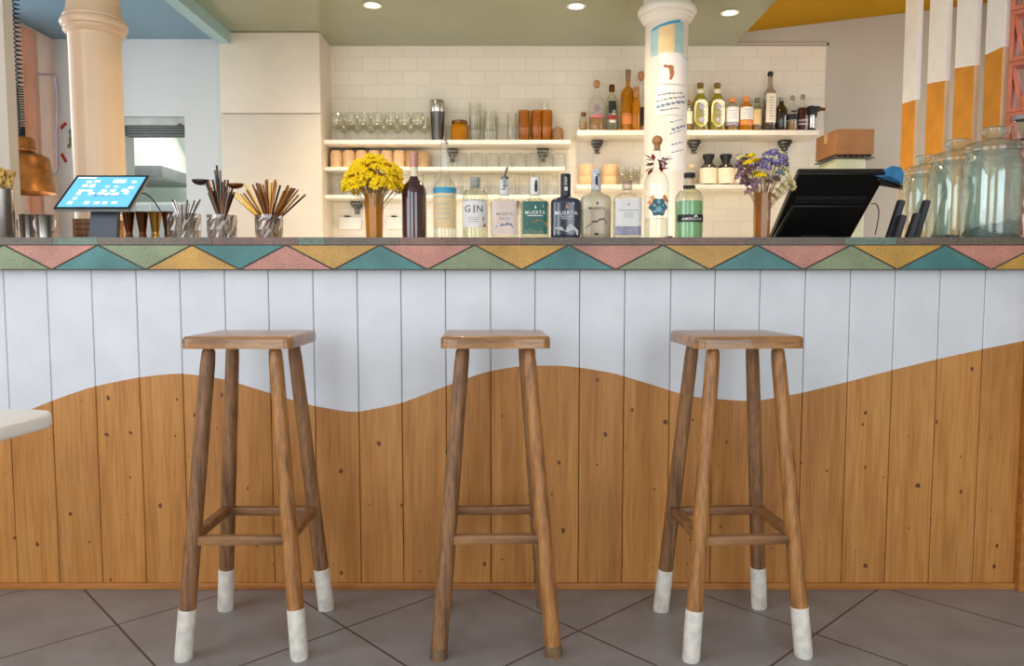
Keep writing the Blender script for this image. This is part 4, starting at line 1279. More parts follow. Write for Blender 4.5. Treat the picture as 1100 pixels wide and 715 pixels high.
bm = bmn(); f.text(bm, 'AMERICAN', 4.0, .4, 18.6, .0015, bold=.06, sx=.92); f.poly(bm, [(1.5, 20.6), (3, 22.6), (5, 23), (6.6, 20.8)], .0013); fin('lettering', bm, M['paper'], lb)

# ------------------------------------------------------------------ bottles on the right upper shelf
B2 = lambda *a, **k: bottle(*a, segs=24, **k)
t, f, s = B2('small_bottle', 'small pale bottle with reddish cap at the left end of the upper shelf', 626, YI, zU, [(4, 0), (4.4, .6), (4.4, 10), (2.6, 12), (2.4, 14)], M['g_pale'], liquid=M['l_honey'], lvl=8, stopper=[(2.7, 13.5), (2.8, 17), (2.4, 17.5)], smat=M['copper_dark'])
t, f, s = B2('spirit_bottle', 'clear bottle with pinkish print, cork ball stopper, left on the upper shelf', 640, YI, zU, [(7.6, 0), (8.2, .8), (8.4, 3), (8.4, 26), (7.6, 30), (4.4, 34), (2.6, 37), (2.3, 44)], M['g_clear'], liquid=M['l_honey'], lvl=13, stopper=[(2.2, 43.5), (3.2, 45), (3.6, 47.5), (2.8, 50), (1.2, 51)], smat=M['cork'])
bm = bmn(); f.patch(bm, -7, 7, 11, 13.4, .0008); fin('pink_band', bm, M['pinkstripe'], t)
bm = bmn()
for k in range(5): f.patch(bm, -5 + k * .4, 4 - k * .5, 16 + k * 1.9, 16.7 + k * 1.9, .0008, nx=5)
f.poly(bm, [(3.4 * math.cos(a) * (1 + .2 * math.cos(5 * a)), 20 + 3.4 * math.sin(a)) for a in [2 * PI * k / 20 for k in range(20)]], .001); fin('print', bm, M['mauve'], t)
t, f, s = B2('spirit_bottle', 'clear bottle with dark label and red strip, second tall one on the upper shelf', 656, YI, zU, [(6.6, 0), (7, .8), (7, 28), (5.6, 32), (3, 36), (2.4, 39), (2.4, 43)], M['g_pale'], liquid=M['l_clear'], lvl=24, stopper=[(2.5, 39), (3, 39.6), (3, 45), (2.6, 46)], smat=M['copper_dark'])
bm = bmn(); f.patch(bm, -4, 4, 15.5, 28, .0008); fin('label', bm, M['ink'], t)
bm = bmn(); f.patch(bm, -4.4, 4.4, 9, 13, .0008); fin('red_strip', bm, M['red'], t)
bm = bmn(); f.poly(bm, [(0, 14), (3.4, 14), (3, 17.5), (1.6, 19), (.2, 17)], .0014); f.patch(bm, -3, 3, 5.6, 8.4, .001, nx=4); fin('white_mark', bm, M['paper'], t)
t, f, s = B2('whisky_bottle', 'tall brown spirit bottle with wooden stopper, left of the column', 673, YI, zU, [(6.6, 0), (7.2, .8), (7.4, 3), (7.4, 36), (6.4, 40), (3.2, 43.5), (2.1, 45), (2, 50)], M['g_amber'], liquid=M['l_amber'], lvl=37, stopper=[(2.2, 50), (2.5, 52), (2.9, 60.5), (2.6, 61.5)], smat=M['ceramic_br'])
bm = bmn(); f.patch(bm, -6.4, 6.4, 4, 13, .0008); f.patch(bm, -6.6, 6.6, 13.6, 15, .0008); fin('label', bm, M['orangeprint'], t)
t, f, s = B2('spirit_bottle', 'slim clear bottle with ball cork partly behind the white column', 687, 4.202, zU, [(4.8, 0), (5.2, .8), (5.2, 30), (4.2, 34), (2.2, 38), (2, 52)], M['g_clear'], liquid=M['l_honey'], lvl=16, stopper=[(1.8, 51), (3, 53), (3.5, 56), (2.8, 59), (1, 60)], smat=M['cork'])
bm = bmn(); f.patch(bm, -4.4, 4.4, 3, 22, .0008); fin('dark_label', bm, M['ink'], t)
t, f, s = B2('small_bottle', 'short amber bottle with cork in front of the slim clear one', 682, 4.121, zU, [(3.8, 0), (4.2, .7), (4.2, 26), (3.4, 30), (2.4, 33)], M['g_amber'], liquid=M['l_amber'], lvl=18, stopper=[(2.6, 33), (3.2, 34), (3.4, 43), (3, 44)], smat=M['cork'])
# right of the column
t, f, s = B2('small_bottle', 'small bottle with cream label half hidden by the column', 737.5, YI, zU, [(4.4, 0), (4.8, .7), (4.8, 22), (3, 25), (2.4, 26)], M['g_clear'], liquid=M['l_honey'], lvl=18, stopper=[(2.6, 25.5), (2.7, 29), (2.2, 30)], smat=M['ceramic_br'])
bm = bmn(); f.patch(bm, -4, 4, 5, 18, .0008); fin('label', bm, M['cream'], t)
OL = [(8, 0), (8.8, .8), (9, 3), (9, 24), (8.4, 28), (5.6, 33), (3.4, 37), (3, 42), (3, 44)]
def olive(px, lab):
    t, f, s = B2('spirit_bottle', lab, px, YI, zU, OL, M['g_olive'], n=2.6, depth=.8, liquid=M['l_honey'], lvl=25, stopper=[(2.9, 43.6), (3.5, 44), (3.6, 47), (3.1, 47.8)], smat=M['ceramic_br'])
    bm = bmn(); f.poly(bm, [(-4, 3), (0, 1.2), (4, 3), (7, 7.5), (7.2, 22), (6, 27.5), (3, 29.5), (-3, 29.5), (-6, 27.5), (-7.2, 22), (-7, 7.5)], .0014); lb = fin('label', bm, M['cream'], t)
    bm = bmn()
    for (cx, cz, r) in ((0, 22, 3.2), (0, 8.5, 3)):
        f.poly(bm, [(cx + r * (1 + .2 * math.cos(6 * a)) * math.cos(a), cz + r * (1 + .2 * math.cos(6 * a)) * math.sin(a)) for a in [2 * PI * k / 24 for k in range(24)]], .0022)
    for k in range(3): f.patch(bm, -4.5, 4.5, 13 + k * 2, 13.6 + k * 2, .0022, nx=4)
    fin('label_print', bm, M['lilac'], lb)
    bm = bmn(); loft(bm, [(3.2 * s, 37.5 * s), (3.3 * s, 38 * s), (3.2 * s, 42 * s)], 20); raise_(bm, E * s); fin('neck_label', bm, M['cream'], t)
olive(750, 'left of two olive green bottles with long cream labels, beside the column')
olive(768, 'right of two olive green bottles with long cream labels on the upper shelf')
PT = [(6.8, 0), (7.4, .8), (7.4, 20), (6, 24), (3.2, 27), (2.8, 29)]
t, f, s = B2('liqueur_bottle', 'white labelled bottle with orange cap right of the olive bottles', 784, YI, zU, PT, M['g_clear'], liquid=M['l_honey'], lvl=18, stopper=[(2.9, 28), (3, 31), (2.4, 32.4)], smat=M['orangeprint'])
bm = bmn(); f.patch(bm, -6.8, 6.8, 6.5, 22, .0008); lb = fin('label', bm, M['paper'], t); bm = bmn(); f.patch(bm, -6.8, 6.8, 3, 6, .0008)
for k in range(4): f.patch(bm, -4, 4, 10 + k * 2.6, 10.6 + k * 2.6, .0014, nx=4)
fin('label_print', bm, M['lilac'], lb)
t, f, s = B2('liqueur_bottle', 'white labelled orange bottle with orange base band and orange cap', 799, YI, zU, PT, M['g_amber'], liquid=M['l_honey'], lvl=18, stopper=[(2.9, 28), (3, 33), (2.4, 34)], smat=M['orangeprint'])
bm = bmn(); f.patch(bm, -6.8, 6.8, 9, 22, .0008); lb = fin('label', bm, M['paper'], t); bm = bmn(); f.patch(bm, -7, 7, 3.6, 8, .0008); fin('orange_band', bm, M['orangeprint'], lb)
bm = bmn()
for k in range(4): f.patch(bm, -4, 4, 11 + k * 2.6, 11.6 + k * 2.6, .0014, nx=4)
fin('label_print', bm, M['lilac'], lb)
t, f, s = B2('small_bottle', 'small greenish bottle with tan label, between orange capped and tall bottles', 810.5, YI, zU, [(4.8, 0), (5.2, .7), (5.2, 20), (4, 23), (2.4, 25), (2.2, 29)], M['g_pale'], liquid=M['l_honey'], lvl=17, stopper=[(2.6, 28), (2.8, 31), (2.2, 32.6)], smat=M['sage'])
bm = bmn(); f.patch(bm, -4.6, 4.6, 4, 20, .0008); fin('label', bm, M['sandprint'], t)
t, f, s = B2('spirit_bottle', 'tallest dark bottle with pale label and black ball stopper on the upper shelf', 824, YI, zU, [(6.6, 0), (7.2, .8), (7.2, 34), (6.4, 38), (3.8, 42), (2.6, 45), (2.3, 55)], M['g_smoke'], liquid=M['l_clear'], lvl=30, stopper=[(2.4, 54.6), (3, 56), (3.2, 57.5), (2.4, 59.5), (1, 60)], smat=M['black_soft'])
bm = bmn(); f.patch(bm, -5.2, 5.2, 6, 36, .0008); lb = fin('label', bm, M['cream'], t)
bm = bmn()
for k in range(9): f.patch(bm, -2.4, R_.uniform(.5, 2.6), 9 + k * 2.8, 9.8 + k * 2.8, .0014, nx=4)
fin('label_print', bm, M['lilac'], lb)
bm = bmn(); loft(bm, [(7.3 * s, .3 * s), (7.5 * s, .6 * s), (7.4 * s, 4 * s)], 24); fin('dark_base', bm, M['black_soft'], t)
t, f, s = B2('small_bottle', 'round dark bottle with clear shoulders right of the tallest bottle', 836.5, YI, zU, [(5.8, 0), (6.4, .8), (6.4, 18), (5.4, 22), (2.6, 26), (2.4, 30)], M['g_dark'], liquid=M['l_wine'], lvl=18, stopper=[(2.5, 29), (2.7, 32), (2, 33)], smat=M['grey'])
t, f, s = B2('small_bottle', 'clear bottle with dark band, second from the red one', 848, YI, zU, [(5.4, 0), (6, .8), (6, 17), (5, 21), (2.4, 25), (2.2, 32)], M['g_clear'], liquid=M['l_honey'], lvl=8, stopper=[(2.4, 30), (2.4, 34), (1.6, 35)], smat=M['g_smoke'])
bm = bmn(); f.patch(bm, -5.6, 5.6, 9, 15, .0008); f.patch(bm, -3, 3, 16.5, 18.5, .0008); fin('label', bm, M['ink'], t)
t, f, s = B2('small_bottle', 'dark red bottle with clear neck beside the kitchen torch', 859, YI, zU, [(5.6, 0), (6.2, .8), (6.2, 20), (4.6, 24), (2.4, 27), (2.2, 33)], M['g_clear'], liquid=M['l_wine'], lvl=22, stopper=[(2.4, 31), (2.5, 35), (1.8, 36)], smat=M['g_smoke'])
bm = bmn(); f.patch(bm, -5, 5, 4, 5, .0008); f.patch(bm, -5, 5, 8, 9, .0008); fin('label', bm, M['pinkprint'], t)
# torch
s = SI; p = at(871.5, 130, YI)
t = thing('kitchen_torch', 'black and steel kitchen blowtorch at the right end of the upper shelf', 'torch', (p.x, YI, zU)); t.scale = (1, 1, 1.14)
bm = bmn(); loft(bm, [(4.6 * s, 0), (4.8 * s, .5 * s), (4.6 * s, 4 * s), (3.4 * s, 4.6 * s)], 20); fin('base', bm, M['black_soft'], t)
bm = bmn(); loft(bm, [(3.4 * s, 4.4 * s), (3.7 * s, 5 * s), (3.6 * s, 17 * s)], 20); fin('gas_tank', bm, M['steel'], t)
bm = bmn(); loft(bm, [(3.8 * s, 16.6 * s), (4.6 * s, 17.6 * s), (5 * s, 21 * s), (4.2 * s, 24.6 * s), (2 * s, 25.4 * s)], 20)
box(bm, -5 * s, 9 * s, -2.8 * s, 2.8 * s, 20 * s, 25 * s, bev=1.4 * s); fin('head', bm, M['black_soft'], t)
bm = bmn(); tube(bm, [(8.6 * s, 0, 22.6 * s), (11 * s, 0, 22.4 * s), (14.2 * s, 0, 22 * s)], [1.8 * s, 1.6 * s, 1.5 * s], 14); fin('nozzle', bm, M['copper_dark'], t)
bm = bmn(); tube(bm, [(5 * s, 0, 20.4 * s), (5.4 * s, 0, 17.5 * s), (4.2 * s, 0, 15 * s)], .9 * s, 8); fin('trigger', bm, M['black'], t)
# dark necked apothecary bottles
for px, nm in ((760, 'left'), (778.5, 'middle'), (797, 'right')):
    t, f, s = B2('apothecary_bottle', nm + ' of three dark-necked bottles with cream fluted sleeves, left of the mixed flowers', px, YI, zL,
        [(8, 0), (8.6, .8), (8.6, 15), (8.2, 18), (6, 20.5), (4.6, 22)], M['g_dark'], liquid=M['coffee'], lvl=13, stopper=[(4.4, 21.6), (4.4, 25), (6.2, 28.4), (6.4, 30.6), (5.8, 31.2)], smat=M['black'], cat='bottle')
    bm = bmn()
    lv = 40
    rings = []
    for z in (2.4, 15.4 + E):
        rings.append([bm.verts.new(((8.9 + .25 * (k % 2)) * s * math.cos(2 * PI * k / lv), (8.9 + .25 * (k % 2)) * s * math.sin(2 * PI * k / lv), z * s)) for k in range(lv)])
    for k in range(lv): bm.faces.new((rings[0][k], rings[0][(k + 1) % lv], rings[1][(k + 1) % lv], rings[1][k]))
    fin('fluted_sleeve', bm, M['cream'], t)
t, f, s = B2('small_bottle', 'small clear bottle with orange top behind the green bottle cap', 742, YI, zL, [(4.6, 0), (5, .7), (5, 12), (3, 15), (2.6, 18)], M['g_clear'], liquid=M['l_honey'], lvl=10, stopper=[(2.7, 17), (2.9, 20), (2.4, 21)], smat=M['peachprint'])
for px in (812, 826):
    place('tallr', lambda: inverted(6.4 * SI, 6.2 * SI, (22 + E) * SI, 2 * SI), 'highball_glass', M['g_shelf'], 'clear glass on the lower right shelf behind the mixed flowers', 'glass', px, 185, zL, group='glasses behind the mixed flowers')
EBY = lambda Y: row(Y, ZT) - 255.0        # the bar edge hides this much (px) of a thing standing at depth Y
# ------------------------------------------------------------------ vases and flowers
def hexvase(name, label, px, Y, prof, mat, segs=8):
    s = Y / F
    p = at(px, 230, Y)
    bm = bmn()
    prof = [(r, h if h < 3 else h + EBY(Y)) for r, h in prof]
    out = [(r * s, h * s) for r, h in prof]
    inn = [((r - .9) * s, h * s) for r, h in prof[::-1] if h > 3] + [((prof[1][0] - 1.2) * s, 2.5 * s)]
    loft(bm, out + inn, segs)
    return solo(name, bm, mat, label, 'vase', (p.x, Y, ZT), smooth=False), s, p
v1, s1, p1 = hexvase('flower_vase', 'faceted amber glass vase holding the yellow flowers', 402, YBT, [(8.4, 0), (9, 1), (10.4, 46)], M['g_amber'])
v2, s2, p2 = hexvase('flower_vase', 'faceted brown glass vase holding the mixed dried flowers', 818.5, 2.360, [(8, 0), (8.4, 1), (9, 47)], M['g_amber_dk'])

def head_mesh(name, mats, n, spread, r, flat=.55, sub=1, spikes=False, seed=0):
    rr = random.Random(seed)
    bm = bmn()
    for k in range(n):
        a = rr.uniform(0, 2 * PI); q = spread * math.sqrt(rr.random())
        z = (spread - q) * flat + rr.uniform(-.15, .15) * spread
        ball(bm, (q * math.cos(a), q * math.sin(a), z), r * rr.uniform(.75, 1.2), sub, k % len(mats), (1, 1, rr.uniform(.7, 1.1)))
    if spikes:
        for k in range(n):
            d = Vector((rr.uniform(-1, 1), rr.uniform(-1, 1), rr.uniform(-.3, 1))).normalized()
            tube(bm, [d * r * 2, d * spread * 1.25], [r * .4, r * .1], 4, k % len(mats))
    me = bpy.data.meshes.new(name)
    bm.to_mesh(me); bm.free()
    for m in mats: me.materials.append(m)
    return me
def sprig(base, tip, me, label, group, smat, name='flower_sprig', r=.0011, lean=.5):
    """a stem from the vase to a flower head; origin at the foot of the stem"""
    base = Vector(base); tip = Vector(tip)
    t = thing(name, label, 'flower', base, group)
    d = tip - base
    bm = bmn()
    mid = Vector((d.x * lean * .7, d.y * lean * .7, d.z * .55))
    tube(bm, spline([(0, 0, 0), mid, d], 5), r, 5)
    fin('stem', bm, smat, t)
    h = bpy.data.objects.new('flower_head', me); COL.objects.link(h); h.parent = t; h.location = d
    q = Vector((d.x - mid.x, d.y - mid.y, d.z - mid.z)).to_track_quat('Z', 'Y')
    h.rotation_euler = q.to_euler()
    return t
YH = [head_mesh('flower_head', [M['fl_yellow']], 58, 7.2 * s1, 1.35 * s1, .45, seed=k) for k in range(4)]
rr = random.Random(21)
n = 58
mouth = ZT + (46 + EBY(YBT)) * s1
for k in range(n):
    u = (k + .5) / n
    el = math.acos(1 - u * 1.02) if u < .98 else PI / 2
    az = k * 2.39996 + rr.uniform(-.2, .2)
    R0 = rr.uniform(.9, 1.03)
    d = Vector((math.sin(el) * math.cos(az) * 30, math.sin(el) * math.sin(az) * 27, 6 + math.cos(el) * 33)) * R0
    tip = Vector((p1.x, YBT, mouth)) + d * s1
    if el > 1.25: tip.z -= rr.uniform(0, 3) * s1
    bs = Vector((p1.x - math.cos(az) * 3 * s1 * math.sin(el), YBT - math.sin(az) * 3 * s1 * math.sin(el), ZT + 4 * s1))
    sprig(bs, tip, YH[k % 4], 'yellow dried flower sprig in the amber vase on the bar', 'yellow flowers in the amber vase', M['stem'])
# mixed bunch
HM = {
    'yellow': head_mesh('flower_head', [M['fl_yellow']], 34, 5 * s2, 1.4 * s2, .5, seed=11),
    'purple': head_mesh('flower_head', [M['fl_purple'], M['fl_purple'], M['lilac']], 44, 6 * s2, 1.5 * s2, .6, seed=12),
    'mauve': head_mesh('flower_head', [M['fl_mauve'], M['fl_purple'], M['fl_mauve'], M['stem_br']], 44, 5.4 * s2, 1.4 * s2, 1.1, seed=13),
    'cream': head_mesh('flower_head', [M['fl_cream']], 34, 5 * s2, 1.4 * s2, .5, seed=14),
    'grey thistle': head_mesh('flower_head', [M['fl_grey'], M['bluegrey']], 34, 4.4 * s2, 1.3 * s2, .8, spikes=True, seed=15),
    'brown': head_mesh('flower_head', [M['stem_br'], M['fl_mauve']], 26, 4.4 * s2, 1.2 * s2, .9, seed=16)}
mix = [('yellow', 806, 168), ('yellow', 811, 173), ('yellow', 803, 175), ('yellow', 812, 187), ('yellow', 817, 189),
       ('purple', 826, 166), ('purple', 832, 164), ('purple', 820, 173), ('purple', 827, 174), ('purple', 834, 177), ('purple', 842, 170), ('purple', 839, 175), ('purple', 816, 178), ('purple', 822, 181),
       ('mauve', 798, 181), ('mauve', 802, 188), ('mauve', 796, 175), ('mauve', 806, 182), ('mauve', 800, 195), ('mauve', 806, 197), ('mauve', 812, 197), ('mauve', 795, 189),
       ('cream', 830, 172), ('cream', 844, 182), ('cream', 847, 190), ('cream', 838, 205), ('cream', 851, 200), ('cream', 843, 200), ('cream', 833, 211), ('cream', 838, 165), ('cream', 796, 169), ('cream', 850, 196),
       ('grey thistle', 838, 186), ('grey thistle', 834, 192), ('grey thistle', 843, 176),
       ('brown', 804, 206), ('brown', 811, 203), ('brown', 826, 196), ('brown', 822, 190)]
for k, (c_, px, py) in enumerate(mix):
    tip = at(px, py, 2.360 + rr.uniform(-.05, .05))
    dx = (px - 818.5) / 35
    bs = Vector((p2.x - dx * 4 * s2, 2.360 + rr.uniform(-4, 4) * s2, ZT + 4 * s2))
    sprig(bs, tip, HM[c_], c_ + ' dried flower in the mixed bunch beside the monitor', c_ + ' flowers in the mixed bunch', M['stem_br'], r=.0010)

# ------------------------------------------------------------------ left end of the bar
# metal vase with dried grass
s = 2.451 / F; p = at(4, 230, 2.451)
bm = bmn()
loft(bm, [(9 * s, 0), (9.4 * s, .8 * s), (10.6 * s, 54 * s), (11 * s, 55 * s), (10.4 * s, 55 * s), (8.6 * s, 4 * s)], 28)
solo('metal_vase', bm, M['steel'], 'tapered steel vase of dried grass at the far left of the bar', 'vase', (p.x, 2.451, ZT))
GM = []
for sd in range(3):
    rg = random.Random(sd); bm = bmn()
    for k in range(26):
        z = rg.uniform(-10, 6) * s; a = rg.uniform(0, 2 * PI); q = 3.6 * s * (1 - (z / s - 6) / -22) * .9
        ball(bm, (q * math.cos(a), q * math.sin(a), z), 1.5 * s * rg.uniform(.6, 1.1), 1, 0, (1, 1, 1.6))
    me = bpy.data.meshes.new('flower_head'); bm.to_mesh(me); bm.free(); me.materials.append(M['straw_grass']); GM.append(me)
for k in range(15):
    a = k * 2.4; q = 1.0 + 10 * math.sqrt((k + .5) / 15)
    tip = Vector((p.x + math.cos(a) * q * s, 2.451 + math.sin(a) * q * s * .9, ZT + (72 - .35 * q + rr.uniform(-5, 2)) * s))
    o = sprig((p.x + math.cos(a) * 3 * s, 2.451 + math.sin(a) * 3 * s, ZT + 5 * s), tip, GM[k % 3], 'tuft of straw coloured dried grass in the steel vase', 'dried grass in the steel vase', M['straw_grass'], name='grass_tuft')
# steel pails
def pail(px, Y, lab):
    s = Y / F; p = at(px, 240, Y)
    t = thing('ice_pail', lab, 'pail', (p.x, Y, ZT))
    e = EBY(Y)
    bm = bmn(); loft(bm, [(7.4 * s, 0), (8 * s, .6 * s), (8.8 * s, (23 + e) * s), (9.3 * s, (23.8 + e) * s), (8.4 * s, (23.8 + e) * s), (7.4 * s, 3 * s)], 28); fin('bucket', bm, M['steel'], t)
    for sg in (-1, 1):
        bm = bmn(); tube(bm, spline([(sg * 8.4 * s, 0, (19 + e) * s), (sg * 11 * s, 0, (18.5 + e) * s), (sg * 11.6 * s, 0, (13 + e) * s), (sg * 9.6 * s, 0, (7 + e) * s), (sg * 8.1 * s, 0, (6 + e) * s)], 5), .8 * s, 8); fin('handle', bm, M['steel'], t)
    return t
pail(48, 2.469, 'steel ice pail nearest the tablet, with two side handles')
pail(30, 2.541, 'steel ice pail behind the other one, next to the metal vase')
for k in range(7):
    bm = bmn(); box(bm, -.008, .008, -.008, .008, -.008, .008, bev=.002)
    a = k * 1.1
    o = solo('ice_cube', bm, M['g_clear'], 'clear ice cube heaped in the pail beside the metal vase', 'ice', (at(30, 240, 2.541).x + math.cos(a) * .014 * (k > 0), 2.541 + math.sin(a) * .014 * (k > 0), ZT + .086 + .012 * (k == 0)), 'ice cubes in the pail')
    o.rotation_euler = (k, k * .7, k * .3)
bm = bmn(); x0, x1 = at(59, 250, 2.650).x, at(99, 250, 2.650).x
box(bm, x0, x1, -.07, .07, 0, .009, bev=.003); box(bm, x0 + .003, x1 - .004, -.068, .066, .0095, .018, bev=.003)
solo('folded_napkins', bm, M['cream'], 'pair of folded cream napkins behind the tablet stand', 'napkin', (0, 2.677, ZT))
# heat lamp hanging behind the pillar
YL_ = 3.286; sl_ = YL_ / F; p = at(24, 160, YL_)
zpx = lambda py: at(24, py, YL_).z
t = thing('heat_lamp', 'copper bell heat lamp hanging on a coiled black cord behind the left pillar', 'lamp', (p.x, YL_, zpx(206)))
zo = zpx(206)
bm = bmn()
pts = []
top = ZC - .03 - zo; z = zpx(146) - zo
ph = 0
while z < top:
    py = (252 - (z + zo - EYE) / sl_)
    pitch = .0065 if py > 92 else (.0105 if py > 52 else .019)
    for j in range(10):
        ph += 2 * PI / 10; pts.append((.0125 * math.cos(ph), .0125 * math.sin(ph), z)); z += pitch / 10
pts.append((0, 0, top + .01))
tube(bm, pts, .0031, 6); fin('coiled_cord', bm, M['cable'], t)
bm = bmn(); loft(bm, [(.045, ZC - .028 - zo), (.045, ZC - .006 - zo), (.04, ZC - .001 - zo)], 24); fin('ceiling_rose', bm, M['black_soft'], t)
Z = lambda py: zpx(py) - zo
bm = bmn(); loft(bm, [(11 * sl_, Z(164)), (12 * sl_, Z(163)), (12 * sl_, Z(150)), (10.5 * sl_, Z(148)), (4 * sl_, Z(146.5))], 32)
cp = fin('cap', bm, M['copper'], t)
for k in range(12):
    a = 2 * PI * k / 12
    bm = bmn(); ball(bm, (12 * sl_ * math.cos(a), 12 * sl_ * math.sin(a), Z(159)), .0036, 1); fin('vent_hole', bm, M['black'], cp)
bm = bmn()
out = [(12 * sl_, Z(164)), (17 * sl_, Z(165)), (24 * sl_, Z(168)), (25.6 * sl_, Z(172)), (26.6 * sl_, Z(180)), (28.4 * sl_, Z(198)), (30.4 * sl_, Z(205)), (31 * sl_, Z(207))]
loft(bm, out + [(r - .004, z - .003) for r, z in out[::-1][1:]], 44, cap0=False, cap1=False); fin('shade', bm, M['copper'], t)
bm = bmn(); loft(bm, [(8 * sl_, Z(168)), (10 * sl_, Z(178)), (16 * sl_, Z(190)), (17 * sl_, Z(196)), (12 * sl_, Z(200))], 24); fin('bulb', bm, emit('red heat bulb', (255, 150, 60), 3), t)

# point of sale tablet
sb = 2.378 / F
x0, x1 = at(57, 224, 2.378).x, at(139, 224, 2.378).x
zlo = at(57, 224.5, 2.378).z; zhi = at(80, 188, 2.505).z
cx = (x0 + x1) / 2
t = thing('point_of_sale_tablet', 'tilted touch screen tablet lit blue, on a dark stand', 'tablet', (cx, 2.441, ZT))
hw = (x1 - x0) / 2
P0 = Vector((-hw, 2.378 - 2.441, zlo - ZT)); ex = Vector((2 * hw, 0, 0)); ey = Vector((0, .14, zhi - zlo)); nz = ex.cross(ey).normalized()
def scr(bm, u0, u1, v0, v1, off, mi=0):
    f = bm.faces.new([bm.verts.new(P0 + ex * u + ey * v + nz * off) for u, v in ((u0, v0), (u1, v0), (u1, v1), (u0, v1))]); f.material_index = mi
bm = bmn(); quad_slab(bm, [P0, P0 + ex, P0 + ex + ey, P0 + ey], -.012)
bmesh.ops.recalc_face_normals(bm, faces=bm.faces); bmesh.ops.bevel(bm, geom=bm.edges[:], offset=.0025, segments=2, affect='EDGES'); fin('case', bm, M['grey'], t)
bm = bmn(); quad_slab(bm, [P0 + nz * .0002, P0 + ex + nz * .0002, P0 + ex + ey + nz * .0002, P0 + ey + nz * .0002], .0012); fin('bezel', bm, M['black'], t)
bm = bmn(); scr(bm, .035, .965, .05, .945, .0018); sc = fin('screen', bm, M['screen'], t, smooth=False)
bm = bmn()
scr(bm, .05, .3, .90, .93, .0022)
for (u, v, w, h) in ((.2, .76, .07, .06), (.3, .78, .08, .06), (.56, .76, .17, .1), (.82, .76, .06, .06), (.18, .64, .07, .07), (.28, .62, .07, .1), (.5, .62, .05, .05), (.62, .62, .05, .05), (.82, .58, .07, .07),
                     (.17, .5, .09, .06), (.28, .5, .08, .05), (.48, .5, .07, .05), (.6, .5, .07, .06), (.75, .5, .07, .07), (.17, .4, .06, .07), (.33, .4, .08, .07), (.46, .4, .07, .07), (.55, .39, .07, .07), (.64, .38, .1, .08), (.8, .42, .06, .1),
                     (.17, .26, .05, .07), (.14, .13, .06, .08), (.36, .13, .06, .08), (.49, .13, .07, .07), (.6, .13, .06, .07), (.72, .14, .07, .06)):
    scr(bm, u, u + w, v, v + h, .0022)
fin('icons', bm, M['icon'], sc, smooth=False)
bm = bmn(); w0, w1 = at(96, 240, 2.414).x - cx, at(124, 240, 2.414).x - cx
quad_slab(bm, [(w0 - .004, -.03, 0), (w1 + .002, -.03, 0), (w1 + .004, -.012, (zlo + zhi) / 2 - ZT - .012), (w0 + .004, -.012, (zlo + zhi) / 2 - ZT - .012)], -.02)
box(bm, w0 - .005, w1 + .005, -.035, .09, 0, .008, bev=.002)
fin('stand', bm, M['charcoal'], t)
bm = bmn(); pts = [at(139, 222, 2.505), at(146, 213, 2.541), at(153, 207.5, 2.559), at(162, 212, 2.559), at(172, 226, 2.559), at(178, 240, 2.569), at(177, 252, 2.578)]
tube(bm, [Vector(q) - t.location for q in spline(pts, 6)], .0022, 6); fin('power_cable', bm, M['cable'], t)
# things behind the tablet
bm = bmn(); xa, xb = at(84, 240, 2.705).x, at(112, 240, 2.705).x
box(bm, xa, xb, 2.677, 2.768, ZT, ZT + .012)
for k in range(4): box(bm, xa, xb, 2.668, 2.677, ZT + .012 + k * .02, ZT + .03 + k * .02, bev=.001)
for k in range(4): box(bm, xa, xb, 2.768, 2.777, ZT + .012 + k * .02, ZT + .03 + k * .02, bev=.001)
for x in (xa, xb - .008): box(bm, x, x + .008, 2.677, 2.768, ZT + .012, ZT + .09)
solo('wooden_crate', bm, M['worn'], 'small slatted wooden crate half hidden behind the tablet stand', 'crate')
t, f, s = bottle('oil_bottle', 'small golden bottle peeking out right of the tablet stand', 128, 2.659, BAR, [(5, 0), (5.6, .6), (5.6, 17), (4.4, 21), (2.2, 24), (2, 28)], M['g_clear'], liquid=M['l_amber'], lvl=18, stopper=[(2.3, 27), (2.3, 30), (2, 30.6)], smat=M['black'], segs=22)
bm = bmn(); box(bm, -.02, .02, -.03, .03, 0, .006, bev=.001)
solo('receipt_pad', bm, M['paper'], 'small white paper pad lying right of the tablet stand', 'paper', (at(131, 250, 2.541).x, 2.541, ZT))
def jigger(px, mat, lab, Y=2.614, flip=False):
    s = Y / F; p = at(px, 240, Y)
    pr = [(5.6, 0), (5.8, .6), (3.6, 10), (3.4, 11.2), (3.6, 12.2), (6.6, 26.6 + EBY(Y)), (6.8, 27 + EBY(Y)), (6.2, 27 + EBY(Y)), (3, 13)]
    bm = bmn(); loft(bm, [(r * s, h * s) for r, h in pr], 28)
    return solo('jigger', bm, mat, lab, 'jigger', (p.x, Y, ZT), 'jiggers behind the tablet')
jigger(138.5, M['copper_dark'], 'leftmost hourglass jigger, dark copper, nearest the tablet')
jigger(153, M['copper_dark'], 'second hourglass jigger from the tablet, dark copper')
jigger(167, M['gold'], 'pale brass hourglass jigger, third from the tablet')
jigger(180.5, M['copper_dark'], 'dark copper hourglass jigger beside the glass of bar spoons', 2.659)
